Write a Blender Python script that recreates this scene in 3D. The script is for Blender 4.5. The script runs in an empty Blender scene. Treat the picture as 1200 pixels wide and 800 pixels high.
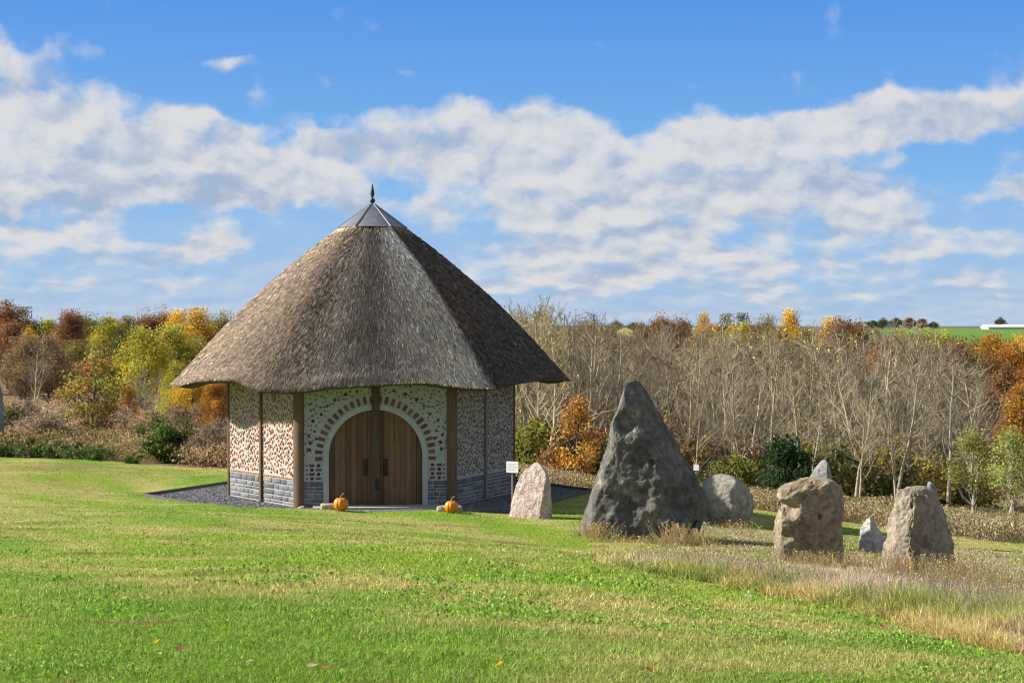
import bpy, math, random
import numpy as np
from mathutils import Vector, Matrix, noise as mnoise

R = math.radians
S = bpy.context.scene
COL = S.collection

# ------------------------------------------------------------------ camera
EYE, HY, F = 4.3, 383.0, 2000.0          # eye height over the hut's floor, horizon row, focal length (px of a 1200 px wide photo)
cd = bpy.data.cameras.new('camera'); cd.lens = 60.0; cd.sensor_width = 36.0
cd.clip_start = 0.1; cd.clip_end = 6000
cam = bpy.data.objects.new('camera', cd); COL.objects.link(cam)
cam.location = (0, 0, EYE)
cam.rotation_euler = (R(90) - math.atan(17 / F), 0, 0)
S.camera = cam

# ------------------------------------------------------------------ light
SUN_EL, SUN_BACK = 32.0, 5.0             # sun stands to the left, a little behind the hut
S.view_settings.view_transform = 'Standard'; S.view_settings.look = 'None'
S.view_settings.gamma = 1.0; S.view_settings.exposure = 0.95
SKY_STRENGTH = 0.05
sun_dir = Vector((-math.cos(R(SUN_EL)) * math.cos(R(SUN_BACK)), math.cos(R(SUN_EL)) * math.sin(R(SUN_BACK)), math.sin(R(SUN_EL))))
sd = bpy.data.lights.new('sun', 'SUN'); sd.energy = 5.0; sd.angle = R(0.53); sd.color = (1.0, 0.93, 0.82)
so = bpy.data.objects.new('sun', sd); COL.objects.link(so)
so.rotation_euler = sun_dir.to_track_quat('Z', 'Y').to_euler(); so.location = (-30, 0, 40)

class NT:
    """small node-graph helper"""
    def __init__(s, tree): s.t = tree; s.n = tree.nodes; s.l = tree.links
    def new(s, typ, **kw):
        n = s.n.new(typ)
        for k, v in kw.items(): setattr(n, k, v)
        return n
    def put(s, sock, v):
        if isinstance(v, bpy.types.NodeSocket): s.l.new(v, sock)
        elif v is not None: sock.default_value = v
    def math(s, op, a, b=None, c=None, clamp=False):
        n = s.new('ShaderNodeMath', operation=op); n.use_clamp = clamp
        for i, v in enumerate((a, b, c)): s.put(n.inputs[i], v)
        return n.outputs[0]
    def vmath(s, op, a, b=None, c=None):
        n = s.new('ShaderNodeVectorMath', operation=op)
        for i, v in enumerate((a, b, c)): s.put(n.inputs[i], v)
        return n.outputs['Value'] if op in ('LENGTH', 'DOT_PRODUCT') else n.outputs[0]
    def noise(s, vec, scale, detail=4, rough=0.55, dist=0.0, out='Fac'):
        n = s.new('ShaderNodeTexNoise'); s.put(n.inputs['Vector'], vec)
        n.inputs['Scale'].default_value = scale; n.inputs['Detail'].default_value = detail
        n.inputs['Roughness'].default_value = rough; n.inputs['Distortion'].default_value = dist
        return n.outputs[out]
    def rng(s, v, a, b, c=0.0, d=1.0, smooth=False):
        n = s.new('ShaderNodeMapRange', interpolation_type='SMOOTHSTEP' if smooth else 'LINEAR')
        s.put(n.inputs[0], v)
        for i, q in enumerate((a, b, c, d)): s.put(n.inputs[i + 1], q)
        return n.outputs[0]
    def mix(s, f, a, b, blend='MIX'):
        n = s.new('ShaderNodeMix', data_type='RGBA', blend_type=blend)
        s.put(n.inputs[0], f)
        for i, v in ((6, a), (7, b)):
            s.put(n.inputs[i], (v[0], v[1], v[2], 1) if isinstance(v, tuple) else v)
        return n.outputs[2]

def build_world():
    w = bpy.data.worlds.new('World'); S.world = w; w.use_nodes = True
    g = NT(w.node_tree); g.n.clear()
    out = g.new('ShaderNodeOutputWorld'); bg = g.new('ShaderNodeBackground')
    g.l.new(bg.outputs[0], out.inputs[0]); bg.inputs['Strength'].default_value = SKY_STRENGTH
    sky = g.new('ShaderNodeTexSky', sky_type='NISHITA'); sky.sun_disc = False
    sky.sun_elevation = R(SUN_EL); sky.sun_rotation = R(-90 + SUN_BACK)
    sky.altitude = 200; sky.air_density = 1.0; sky.dust_density = 0.4; sky.ozone_density = 2.0
    tc = g.new('ShaderNodeTexCoord'); d = tc.outputs['Generated']
    sp = g.new('ShaderNodeSeparateXYZ'); g.l.new(d, sp.inputs[0])
    x, y, z = sp.outputs
    az = g.math('MULTIPLY', g.math('ARCTAN2', x, y), F)
    el = g.math('MULTIPLY', g.math('ARCSINE', z), F)
    # deep clear blue overhead, paler towards the horizon
    deep = g.rng(el, 0, 400)
    grad = g.mix(g.rng(deep, 0, .45), SKY_LOW, SKY_MID); grad = g.mix(g.rng(deep, .4, 1), grad, SKY_HIGH)
    skyc = g.mix(g.rng(el, 500, 1100, .85, 0), sky.outputs[0], grad)
    cv = g.new('ShaderNodeCombineXYZ'); g.l.new(az, cv.inputs[0]); g.l.new(el, cv.inputs[1])
    uv = cv.outputs[0]
    # ragged outlines: the direction is pushed about by noise at two sizes
    w1 = g.vmath('SUBTRACT', g.noise(g.vmath('MULTIPLY', uv, (1 / 120.0, 1 / 75.0, 0)), 1.0, 2, 0.5, 0, 'Color'), (0.5, 0.5, 0.5))
    w2 = g.vmath('SUBTRACT', g.noise(g.vmath('MULTIPLY', uv, (1 / 34.0, 1 / 27.0, 0)), 1.0, 4, 0.5, 0, 'Color'), (0.5, 0.5, 0.5))
    uvw = g.vmath('MULTIPLY_ADD', w2, (34, 30, 0), g.vmath('MULTIPLY_ADD', w1, (130, 70, 0), uv))
    def puffs(p):
        tot = None; hgt = None
        for cx, cy, rx, ry, wt in CLOUDS:
            q = g.vmath('MULTIPLY_ADD', p, (1 / rx, 1 / ry, 0), (-(cx - 600) / rx, -(HY - cy) / ry, 0))
            f = g.rng(g.vmath('LENGTH', q), 1.35, 0.1, 0, wt, True)
            if wt > 0:
                h = g.vmath('DOT_PRODUCT', q, (-0.35, 1, 0))
                hgt = g.math('MULTIPLY', f, h) if hgt is None else g.math('MULTIPLY_ADD', f, h, hgt)
            tot = f if tot is None else g.math('ADD', tot, f)
        return tot, hgt
    tot, hgt = puffs(uvw)
    # a loose deck of cloud everywhere else round the sky
    tot = g.math('ADD', tot, g.rng(g.math('ABSOLUTE', az), 700, 1100, 0, 0.6, True))
    tot = g.math('ADD', tot, g.math('MULTIPLY', g.rng(el, 10, 70, 0, .22, True), g.rng(el, 300, 215, 0, 1, True)))
    # the deck recedes: puffs get smaller and flatter towards the horizon
    ec = g.math('MAXIMUM', el, -10)
    dk = g.new('ShaderNodeCombineXYZ')
    g.put(dk.inputs[0], g.math('MULTIPLY', az, 1 / 64.0))
    g.put(dk.inputs[1], g.math('MULTIPLY', g.math('LOGARITHM', g.math('ADD', ec, 110), math.e), 6.6)); deck = dk.outputs[0]
    def billow(off):
        return g.noise(g.vmath('ADD', g.vmath('MULTIPLY_ADD', w2, (.42, .50, 0), deck), off), 1.0, 6, 0.5)
    fine = billow((0, 0, 0)); fine2 = billow((0.14, -0.30, 0))
    dens = g.math('ADD', g.math('MINIMUM', tot, 1.1), g.math('MULTIPLY', g.math('SUBTRACT', fine, 0.5), 2.1))
    alpha = g.rng(dens, 0.22, 1.0, 0, 1, True)
    veil = g.rng(el, 190, 0, 0, 0.5, True)
    alpha = g.math('MULTIPLY', g.math('MAXIMUM', alpha, g.math('MULTIPLY', veil, g.rng(fine, 0.2, 0.7))), 0.9)
    alpha = g.math('MULTIPLY', alpha, g.rng(el, -30, 10))
    # lit tops, blue-grey undersides
    rel = g.math('DIVIDE', hgt, g.math('ADD', tot, 0.35))
    lit = g.math('ADD', g.math('MULTIPLY', g.math('SUBTRACT', fine, fine2), 2.7), g.math('MULTIPLY', rel, 0.85))
    lit = g.math('ADD', g.rng(lit, -0.8, 0.65), g.math('MULTIPLY', g.math('SUBTRACT', 0.75, dens), 0.10))
    lit = g.rng(lit, 0.05, 0.8, 0, 1, True)
    cc = g.mix(lit, CLOUD_SHADE, CLOUD_LIT)
    fin = g.mix(alpha, skyc, cc)
    g.l.new(fin, bg.inputs['Color'])

K = 1.0 / (SKY_STRENGTH * 2 ** S.view_settings.exposure)
SKY_LOW = (0.37 * K, 0.56 * K, 0.84 * K); SKY_MID = (0.20 * K, 0.48 * K, 0.90 * K); SKY_HIGH = (0.062 * K, 0.29 * K, 0.84 * K)
CLOUD_LIT = (0.76 * K, 0.745 * K, 0.735 * K); CLOUD_SHADE = (0.38 * K, 0.47 * K, 0.63 * K)
CLOUDS = [(40, 82, 95, 36, 1), (80, 150, 130, 55, 1), (40, 220, 150, 52, 1), (150, 195, 160, 48, 1), (255, 190, 85, 52, 1), (240, 160, 60, 30, .7),
    (335, 205, 75, 40, 1), (395, 228, 52, 36, .9), (265, 78, 50, 17, .62), (392, 92, 32, 14, .55), (478, 86, 24, 10, .4),
    (390, 155, 65, 32, .9), (520, 138, 75, 28, .85), (470, 168, 65, 32, .8), (560, 190, 75, 34, .9), (600, 152, 85, 30, .9), (685, 165, 62, 32, .95),
    (640, 205, 150, 44, .7), (210, 288, 120, 24, .75), (55, 292, 75, 26, .6), (100, 332, 220, 16, .5),
    (900, 158, 125, 34, .95), (800, 192, 150, 44, .75), (1000, 152, 105, 34, .95), (1085, 140, 85, 28, .95), (1175, 138, 75, 32, 1),
    (950, 212, 120, 42, .85), (1015, 262, 72, 30, .85), (850, 245, 200, 42, .6), (700, 275, 150, 44, .6), (640, 240, 120, 50, .5),
    (1165, 217, 65, 22, .6), (800, 312, 260, 30, .6), (1110, 300, 130, 30, .5), (600, 332, 220, 17, .5), (1000, 342, 320, 18, .5),
    (500, 250, 50, 30, .5), (1085, 196, 46, 24, -.8), (800, 252, 34, 12, -.45), (445, 110, 45, 18, -.6)]
build_world()
S.cycles.filter_width = 1.15; S.cycles.max_bounces = 5; S.cycles.diffuse_bounces = 3; S.cycles.transmission_bounces = 4; S.cycles.transparent_max_bounces = 4

# ------------------------------------------------------------------ numeric helpers
def sstep(a, b, x):
    t = np.clip((np.asarray(x, float) - a) / (b - a), 0, 1); return t * t * (3 - 2 * t)
def _hash(ix, iy, seed):
    h = (ix.astype(np.int64) * 374761393 + iy.astype(np.int64) * 668265263 + seed * 1442695041) & 0xffffffff
    h = ((h ^ (h >> 13)) * 1274126177) & 0xffffffff
    return ((h ^ (h >> 16)) & 0xffff) / 65535.0
def vnoise(x, y, seed=0):
    x = np.asarray(x, float); y = np.asarray(y, float)
    ix = np.floor(x); iy = np.floor(y); fx = x - ix; fy = y - iy
    fx = fx * fx * (3 - 2 * fx); fy = fy * fy * (3 - 2 * fy)
    a = _hash(ix, iy, seed); b = _hash(ix + 1, iy, seed); c = _hash(ix, iy + 1, seed); d = _hash(ix + 1, iy + 1, seed)
    return (a * (1 - fx) + b * fx) * (1 - fy) + (c * (1 - fx) + d * fx) * fy
def fbm(x, y, o=4, seed=0):
    t = 0; a = .5; n = 0
    for i in range(o):
        t = t + a * vnoise(x, y, seed + i * 17); n += a; a *= .5; x = x * 2.03 + 11.3; y = y * 2.03 + 5.7
    return t / n

# ------------------------------------------------------------------ object helpers
def tag(o, label=None, cat=None, group=None, kind=None):
    if label: o['label'] = label
    if cat: o['category'] = cat
    if group: o['group'] = group
    if kind: o['kind'] = kind
    return o
def empty(name, loc=(0, 0, 0)):
    o = bpy.data.objects.new(name, None); o.location = loc; o.empty_display_size = .2; COL.objects.link(o); return o
def root_loc(o):
    l = Vector((0, 0, 0))
    while o is not None: l += o.location; o = o.parent
    return l
def np_obj(name, V, faces, mats, parent=None, col=None, smooth=False, midx=None, loc=None):
    """faces: array (N,k) or a list of such arrays; V in world space"""
    V = np.asarray(V, float)
    if parent is not None: V = V - np.array(root_loc(parent))
    if loc is not None: V = V - np.array(loc)
    fl = faces if isinstance(faces, list) else [faces]
    fl = [np.asarray(f, np.int32) for f in fl if len(f)]
    me = bpy.data.meshes.new(name)
    me.vertices.add(len(V)); me.vertices.foreach_set('co', V.astype(np.float32).ravel())
    loops = np.concatenate([f.ravel() for f in fl])
    tots = np.concatenate([np.full(len(f), f.shape[1], np.int32) for f in fl])
    starts = np.concatenate([[0], np.cumsum(tots)[:-1]]).astype(np.int32)
    me.loops.add(len(loops)); me.loops.foreach_set('vertex_index', loops)
    me.polygons.add(len(tots)); me.polygons.foreach_set('loop_start', starts); me.polygons.foreach_set('loop_total', tots)
    for m in (mats if isinstance(mats, (list, tuple)) else [mats]): me.materials.append(m)
    if midx is not None: me.polygons.foreach_set('material_index', np.asarray(midx, np.int32))
    if col is not None:
        a = me.color_attributes.new('Col', 'FLOAT_COLOR', 'POINT')
        c = np.ones((len(V), 4), np.float32); c[:, :3] = col
        a.data.foreach_set('color', c.ravel())
    me.update(calc_edges=True)
    if not smooth and len(tots) < 60000: me.set_sharp_from_angle(angle=R(50))
    o = bpy.data.objects.new(name, me); COL.objects.link(o)
    if loc is not None: o.location = loc
    if parent is not None: o.parent = parent
    return o

class MB:
    """collects shapes, then links them as ONE mesh object"""
    def __init__(s): s.v = []; s.f = {}; s.c = []; s.n = 0; s.sm = False
    def add(s, V, faces, col=(1, 1, 1), M=None):
        V = np.asarray(V, float).reshape(-1, 3)
        if M is not None: V = V @ np.array(M.to_3x3()).T + np.array(M.translation)
        for f in faces: s.f.setdefault(len(f), []).append([i + s.n for i in f])
        s.v.append(V); s.n += len(V)
        c = np.asarray(col, float); s.c.append(np.tile(c, (len(V), 1)) if c.ndim == 1 else c)
    def box(s, a, b, col=(1, 1, 1), M=None):
        (x0, y0, z0), (x1, y1, z1) = a, b
        V = [(x0, y0, z0), (x1, y0, z0), (x1, y1, z0), (x0, y1, z0), (x0, y0, z1), (x1, y0, z1), (x1, y1, z1), (x0, y1, z1)]
        s.add(V, [(0, 3, 2, 1), (4, 5, 6, 7), (0, 1, 5, 4), (1, 2, 6, 5), (2, 3, 7, 6), (3, 0, 4, 7)], col, M)
    def bbox(s, a, b, col=(1, 1, 1), M=None, bev=.012):
        """box whose +z (outward) face is chamfered"""
        (x0, y0, z0), (x1, y1, z1) = a, b
        bev = min(bev, (x1 - x0) * .3, (y1 - y0) * .3)
        def ring(e, z): return [(x0 + e, y0 + e, z), (x1 - e, y0 + e, z), (x1 - e, y1 - e, z), (x0 + e, y1 - e, z)]
        V = ring(0, z0) + ring(0, z1 - bev) + ring(bev, z1)
        fs = [(3, 2, 1, 0), (8, 9, 10, 11)]
        for k in (0, 4):
            for i in range(4): j = (i + 1) % 4; fs.append((k + i, k + j, k + 4 + j, k + 4 + i))
        s.add(V, fs, col, M)
    def prism(s, pts, w0, w1, col=(1, 1, 1), M=None):
        n = len(pts)
        V = [(p[0], p[1], w0) for p in pts] + [(p[0], p[1], w1) for p in pts]
        fs = [tuple(range(n - 1, -1, -1)), tuple(range(n, 2 * n))]
        for i in range(n): j = (i + 1) % n; fs.append((i, j, n + j, n + i))
        s.add(V, fs, col, M)
    def dome(s, c, ru, rv, rw, rot=0, col=(1, 1, 1), M=None, n=8, jit=None):
        V = []; ca, sa = math.cos(rot), math.sin(rot)
        for k, (rr, ww) in enumerate(((1, -.15), (.93, .45), (.62, .85))):
            for i in range(n):
                a = 2 * math.pi * i / n; q = (1 if jit is None else jit[i])
                p, r_ = ru * rr * q * math.cos(a), rv * rr * q * math.sin(a)
                V.append((c[0] + p * ca - r_ * sa, c[1] + p * sa + r_ * ca, c[2] + rw * ww))
        V.append((c[0], c[1], c[2] + rw))
        fs = []
        for k in (0, n):
            for i in range(n): j = (i + 1) % n; fs.append((k + i, k + j, k + n + j, k + n + i))
        for i in range(n): fs.append((2 * n + i, 2 * n + (i + 1) % n, 3 * n))
        s.add(V, fs, col, M)
    def lathe(s, prof, c=(0, 0, 0), n=16, col=(1, 1, 1), M=None, ribs=0, amp=0):
        V = []
        for r, z in prof:
            for i in range(n):
                a = 2 * math.pi * i / n; q = r * (1 - amp * abs(math.cos(a * ribs / 2)) ** 6) if ribs else r
                V.append((c[0] + q * math.cos(a), c[1] + q * math.sin(a), c[2] + z))
        fs = []
        for k in range(len(prof) - 1):
            for i in range(n):
                j = (i + 1) % n; fs.append((k * n + i, k * n + j, (k + 1) * n + j, (k + 1) * n + i))
        fs.append(tuple(range(n - 1, -1, -1))); fs.append(tuple(range((len(prof) - 1) * n, len(prof) * n)))
        s.add(V, fs, col, M)
    def tube(s, P, rad, n=5, col=(1, 1, 1)):
        P = np.asarray(P, float); m = len(P)
        T = np.gradient(P, axis=0); T /= np.linalg.norm(T, axis=1)[:, None] + 1e-9
        up = np.array([0.31, 0.95, 0.05]) if abs(T[0][1]) < .8 else np.array([1.0, .1, 0])
        A = np.cross(T, up); A /= np.linalg.norm(A, axis=1)[:, None] + 1e-9; B = np.cross(T, A)
        ang = np.arange(n) * 2 * math.pi / n
        rad = np.asarray(rad, float) * np.ones(m)
        V = P[:, None, :] + rad[:, None, None] * (np.cos(ang)[None, :, None] * A[:, None, :] + np.sin(ang)[None, :, None] * B[:, None, :])
        i = np.arange(m - 1)[:, None] * n; j = np.arange(n)[None, :]; j2 = (j + 1) % n
        Fq = np.stack([i + j, i + j2, i + n + j2, i + n + j], -1).reshape(-1, 4)
        s.f.setdefault(4, []).extend((Fq + s.n).tolist())
        s.v.append(V.reshape(-1, 3)); s.n += m * n; s.c.append(np.tile(np.asarray(col, float), (m * n, 1)))
    def raw(s, V, Fq, col):
        s.f.setdefault(Fq.shape[1], []).extend((Fq + s.n).tolist()); s.v.append(V); s.n += len(V); s.c.append(col)
    def build(s, name, mats, parent=None, smooth=False, loc=None):
        return np_obj(name, np.concatenate(s.v), [np.array(f) for f in s.f.values()], mats, parent, np.concatenate(s.c), smooth, None, loc)

# ------------------------------------------------------------------ materials
def material(name, rough=.8, spec=.3):
    m = bpy.data.materials.new(name); m.use_nodes = True
    g = NT(m.node_tree); b = m.node_tree.nodes['Principled BSDF']
    b.inputs['Roughness'].default_value = rough; b.inputs['Specular IOR Level'].default_value = spec
    return m, g, b
def attr_mat(name, rough=.85, spec=.2, transl=0.0, nscale=0, namp=.3, bump=0, bscale=30, bdist=.02, rand=0.0, stretch=None):
    m, g, b = material(name, rough, spec)
    a = g.new('ShaderNodeAttribute', attribute_name='Col'); c = a.outputs['Color']
    tc = g.new('ShaderNodeTexCoord').outputs['Object']
    if stretch: tc = g.vmath('MULTIPLY', tc, stretch)
    if nscale:
        n = g.rng(g.noise(tc, nscale, 6, .65), .25, .75, 1 - namp, 1 + namp)
        c = g.mix(1.0, c, g.vmath('MULTIPLY', (1, 1, 1), n) if False else comb(g, n), 'MULTIPLY')
    if rand:
        oi = g.new('ShaderNodeObjectInfo').outputs['Random']
        c = g.mix(1.0, c, comb(g, g.rng(oi, 0, 1, 1 - rand, 1 + rand)), 'MULTIPLY')
    g.l.new(c, b.inputs['Base Color'])
    if bump:
        bn = g.new('ShaderNodeBump'); bn.inputs['Strength'].default_value = bump; bn.inputs['Distance'].default_value = bdist
        g.l.new(g.noise(tc, bscale, 6, .65), bn.inputs['Height']); g.l.new(bn.outputs[0], b.inputs['Normal'])
    if transl:
        t = g.new('ShaderNodeBsdfTranslucent'); g.l.new(c, t.inputs[0])
        mx = g.new('ShaderNodeMixShader'); mx.inputs[0].default_value = transl
        g.l.new(b.outputs[0], mx.inputs[1]); g.l.new(t.outputs[0], mx.inputs[2])
        g.l.new(mx.outputs[0], m.node_tree.nodes['Material Output'].inputs[0])
    return m
def comb(g, v):
    n = g.new('ShaderNodeCombineXYZ')
    for i in range(3): g.l.new(v, n.inputs[i])
    return n.outputs[0]

M_GROUND = attr_mat('ground_soil', .95, .1, 0, 9.0, .28, .7, 14, .05)
M_GRASS = attr_mat('grass_blades', .6, .25, .35)
M_LEAF = attr_mat('leaves', .65, .25, .48, 0, 0, 0, rand=.12)
M_BARK = attr_mat('bark', .9, .1, 0, 4.0, .35, .5, 9, .05)
M_TWIG = attr_mat('twigs', .9, .1, 0, 0, 0, 0, rand=.12)
M_WALL = attr_mat('mortar_and_pebbles', .9, .2, 0, 14.0, .16, .5, 55, .012)
M_SLATE = attr_mat('coursed_bluestone', .8, .3, 0, 9.0, .35, .7, 26, .02)
M_WOOD = attr_mat('weathered_timber', .85, .2, 0, 3.0, .28, .5, 8, .012, stretch=(9, 9, .7))
M_THATCH = attr_mat('water_reed_thatch', .95, .08, 0, 1.1, .16, 0)
M_THATCH_CORE = attr_mat('packed_reed', .95, .05, 0, 7.0, .35, .8, 24, .05, stretch=(2.5, 2.5, .9))
M_GRAVEL = attr_mat('grey_gravel', .9, .2, 0, 40, .3, .8, 60, .02)
M_PUMPKIN = attr_mat('pumpkin_skin', .45, .45, 0, 12, .14, .2, 30, .01)
M_PLAIN = attr_mat('painted_surface', .6, .3, 0, 8, .06, 0)
def metal_mat():
    m, g, b = material('lead_sheet', .5, .5)
    tc = g.new('ShaderNodeTexCoord').outputs['Object']
    n = g.noise(g.vmath('MULTIPLY', tc, (3, 3, 1)), 2.0, 6, .6)
    g.l.new(g.mix(n, (.13, .14, .16), (.26, .28, .32)), b.inputs['Base Color'])
    b.inputs['Metallic'].default_value = .45
    g.l.new(g.rng(n, .2, .8, .4, .65), b.inputs['Roughness'])
    return m
M_LEAD = metal_mat()
def iron_mat():
    m, g, b = material('black_iron', .5, .4)
    tc = g.new('ShaderNodeTexCoord').outputs['Object']
    g.l.new(g.mix(g.noise(tc, 18, 5), (.012, .012, .016), (.05, .045, .045)), b.inputs['Base Color']); b.inputs['Metallic'].default_value = .3
    return m
M_IRON = iron_mat()
def rock_mat(name, ca, cb, cc, scale=2.2, rough=.9, bump=.9):
    """mottled boulder: two main colours, lichen of a third, pits and grain as bump"""
    m, g, b = material(name, rough, .25)
    tc = g.new('ShaderNodeTexCoord').outputs['Object']
    n1 = g.noise(tc, scale, 8, .65, .4); n2 = g.noise(tc, scale * 4.5, 6, .7); n3 = g.noise(tc, scale * 1.3, 5, .6, 1.0)
    c = g.mix(g.rng(n1, .35, .65, 0, 1, True), ca, cb)
    c = g.mix(g.math('MULTIPLY', g.rng(n3, .56, .70, 0, 1, True), g.rng(n2, .4, .6)), c, cc)
    c = g.mix(.75, c, comb(g, g.rng(n2, .28, .72, .3, 1.7)), 'MULTIPLY')
    g.l.new(c, b.inputs['Base Color'])
    vo = g.new('ShaderNodeTexVoronoi'); g.l.new(g.vmath('ADD', tc, g.vmath('MULTIPLY', g.noise(tc, 3, 4, .6, 0, 'Color'), (.25, .25, .25))), vo.inputs['Vector']); vo.inputs['Scale'].default_value = scale * 3
    hgt = g.math('ADD', g.noise(tc, scale * 7, 8, .7), g.math('MULTIPLY', g.rng(vo.outputs['Distance'], 0, .25), .25))
    bn = g.new('ShaderNodeBump'); bn.inputs['Strength'].default_value = bump; bn.inputs['Distance'].default_value = .09
    g.l.new(hgt, bn.inputs['Height']); g.l.new(bn.outputs[0], b.inputs['Normal'])
    return m

# ------------------------------------------------------------------ terrain
HUT = np.array([-3.61, 44.18]); HROT = 6.0; SIDE = 3.7; APO = SIDE * math.sqrt(3) / 2
HN = [np.array([math.cos(R(-90 + HROT + 60 * k)), math.sin(R(-90 + HROT + 60 * k))]) for k in range(6)]
def hexd(x, y):
    p = [(x - HUT[0]) * n[0] + (y - HUT[1]) * n[1] for n in HN]
    return np.maximum.reduce(p)
AP = 5.02                                                    # apothem of the gravel apron
def pz(py, Y): return EYE - (py - HY) / F * Y
CP = []
def cp(px, py, Y): CP.append(((px - 600) / F * Y, Y, pz(py, Y)))
for px in (-500, 0, 600): cp(px, 800, 7.8)
cp(1200, 800, 8.4); cp(1500, 850, 8)
CP += [(0, -8, 3.3), (-8, -8, 3.4), (8, -8, 3.1), (0, 1, 2.75), (-4, 1, 2.8), (4, 1, 2.65)]
cp(0, 700, 13.5); cp(600, 700, 13.5); cp(-600, 690, 14); cp(1200, 772, 10.6); cp(1050, 735, 12.9); cp(900, 698, 16.2); cp(1500, 800, 11)
cp(0, 640, 22.5); cp(300, 640, 22.5); cp(600, 640, 23); cp(-500, 630, 23); cp(1200, 705, 21); cp(1500, 720, 22)
cp(900, 672, 23.5); cp(1083, 680, 25.5); cp(952, 662, 28.5); cp(680, 652, 29); cp(780, 634, 34.5)
cp(0, 605, 31); cp(250, 602, 34); cp(440, 604, 37.5); cp(529, 601, 38.2); cp(-500, 590, 33)
cp(0, 560, 46); cp(120, 548, 52); cp(0, 531, 60); cp(260, 549, 53); cp(-500, 530, 52); cp(-300, 518, 70)
CP += [(-3.6, 44.2, -.02), (-9.6, 44, -.02), (2.4, 44, -.05), (-.3, 39.3, 0), (-6.8, 49.5, 0), (-.3, 49.5, -.15)]
cp(640, 611, 37.5); cp(857, 618, 40); cp(1025, 648, 35); cp(1160, 642, 41); cp(1500, 660, 40); cp(900, 600, 48); cp(680, 571, 51)
cp(1000, 603, 56); cp(1200, 622, 53); cp(1500, 640, 55)
for u, zs in ((-.5, (-.2, -.8, -1.5, -2, -2, 0, 3.2, 3.6)), (-.25, (-.4, -1.2, -2, -2.6, -2.5, .2, 3.0, 3.6)), (-.08, (-1.6, -3.2, -5, -5, -3.5, .6, 2.8, 3.6)),
              (.1, (-3.6, -6, -8, -8, -5, .8, 3.0, 3.7)), (.25, (-3.9, -6.2, -7.5, -7, -4, 1.4, 3.5, 3.8)), (.5, (-4, -6, -7, -6, -3, 1.5, 3.6, 3.8))):
    for Y, z in zip((72, 100, 150, 230, 380, 640, 1000, 2000), zs): CP.append((u * Y, Y, z))
CP = np.array(CP)
def dom(x, y):
    y = np.maximum(y, -20); return np.clip(x / (y + 25), -.62, .62) * 2.2, np.log(y + 25)
_u, _v = dom(CP[:, 0], CP[:, 1])
def _tps(r2): return .5 * r2 * np.log(r2 + 1e-9)
_n = len(CP); _K = _tps((_u[:, None] - _u) ** 2 + (_v[:, None] - _v) ** 2) + np.eye(_n) * 2e-4
_P = np.stack([np.ones(_n), _u, _v], 1)
_W = np.linalg.solve(np.block([[_K, _P], [_P.T, np.zeros((3, 3))]]), np.concatenate([CP[:, 2], np.zeros(3)]))
def hgt(x, y):
    x = np.asarray(x, float); y = np.asarray(y, float); sh = x.shape; x = x.ravel(); y = y.ravel()
    out = np.empty(len(x))
    for i in range(0, len(x), 40000):
        u, v = dom(x[i:i + 40000], y[i:i + 40000])
        out[i:i + 40000] = _W[_n] + _W[_n + 1] * u + _W[_n + 2] * v + _tps((u[:, None] - _u) ** 2 + (v[:, None] - _v) ** 2) @ _W[:_n]
    # the hollow in the left lawn, small unevenness
    out += -.20 * np.exp(-((x + 11.6) / 2.6) ** 2 - ((y - 45.4 - .25 * (x + 11.6)) / .9) ** 2) + .12 * np.exp(-((x + 11.8) / 3.2) ** 2 - ((y - 47.8 - .2 * (x + 11.6)) / 1.4) ** 2)
    near = 1 - sstep(50, 90, y)
    out += near * .05 * (fbm(x * .7, y * .7, 3, 5) - .5) + (1 - near) * .8 * (fbm(x * .02, y * .02, 3, 9) - .5) * sstep(90, 160, y)
    # level pad for the hut with a turf lip on the uphill side
    d = hexd(x, y)
    t = 1 - sstep(AP + .02, AP + .5, d)
    front = sstep(-.6, .7, (-(y - HUT[1]) - .35 * (x - HUT[0])) / (np.hypot(x - HUT[0], y - HUT[1]) + .01))
    out += .02 * front * np.exp(-((d - AP - .55) / .55) ** 2)
    out = out * (1 - t) + (-.03) * t
    return out.reshape(sh)
def H1(x, y): return float(hgt(np.array([x]), np.array([y]))[0])
_Ys = np.exp(np.linspace(math.log(5), math.log(1500), 2600))
def at(px, py):
    """the ground point seen at pixel px, py of the photograph"""
    X = (px - 600) / F * _Ys; g = hgt(X, _Ys); ray = pz(py, _Ys)
    i = int(np.argmax(ray <= g)); i = i if ray[i] <= g[i] else len(_Ys) - 1
    return Vector((X[i], _Ys[i], g[i]))

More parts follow.
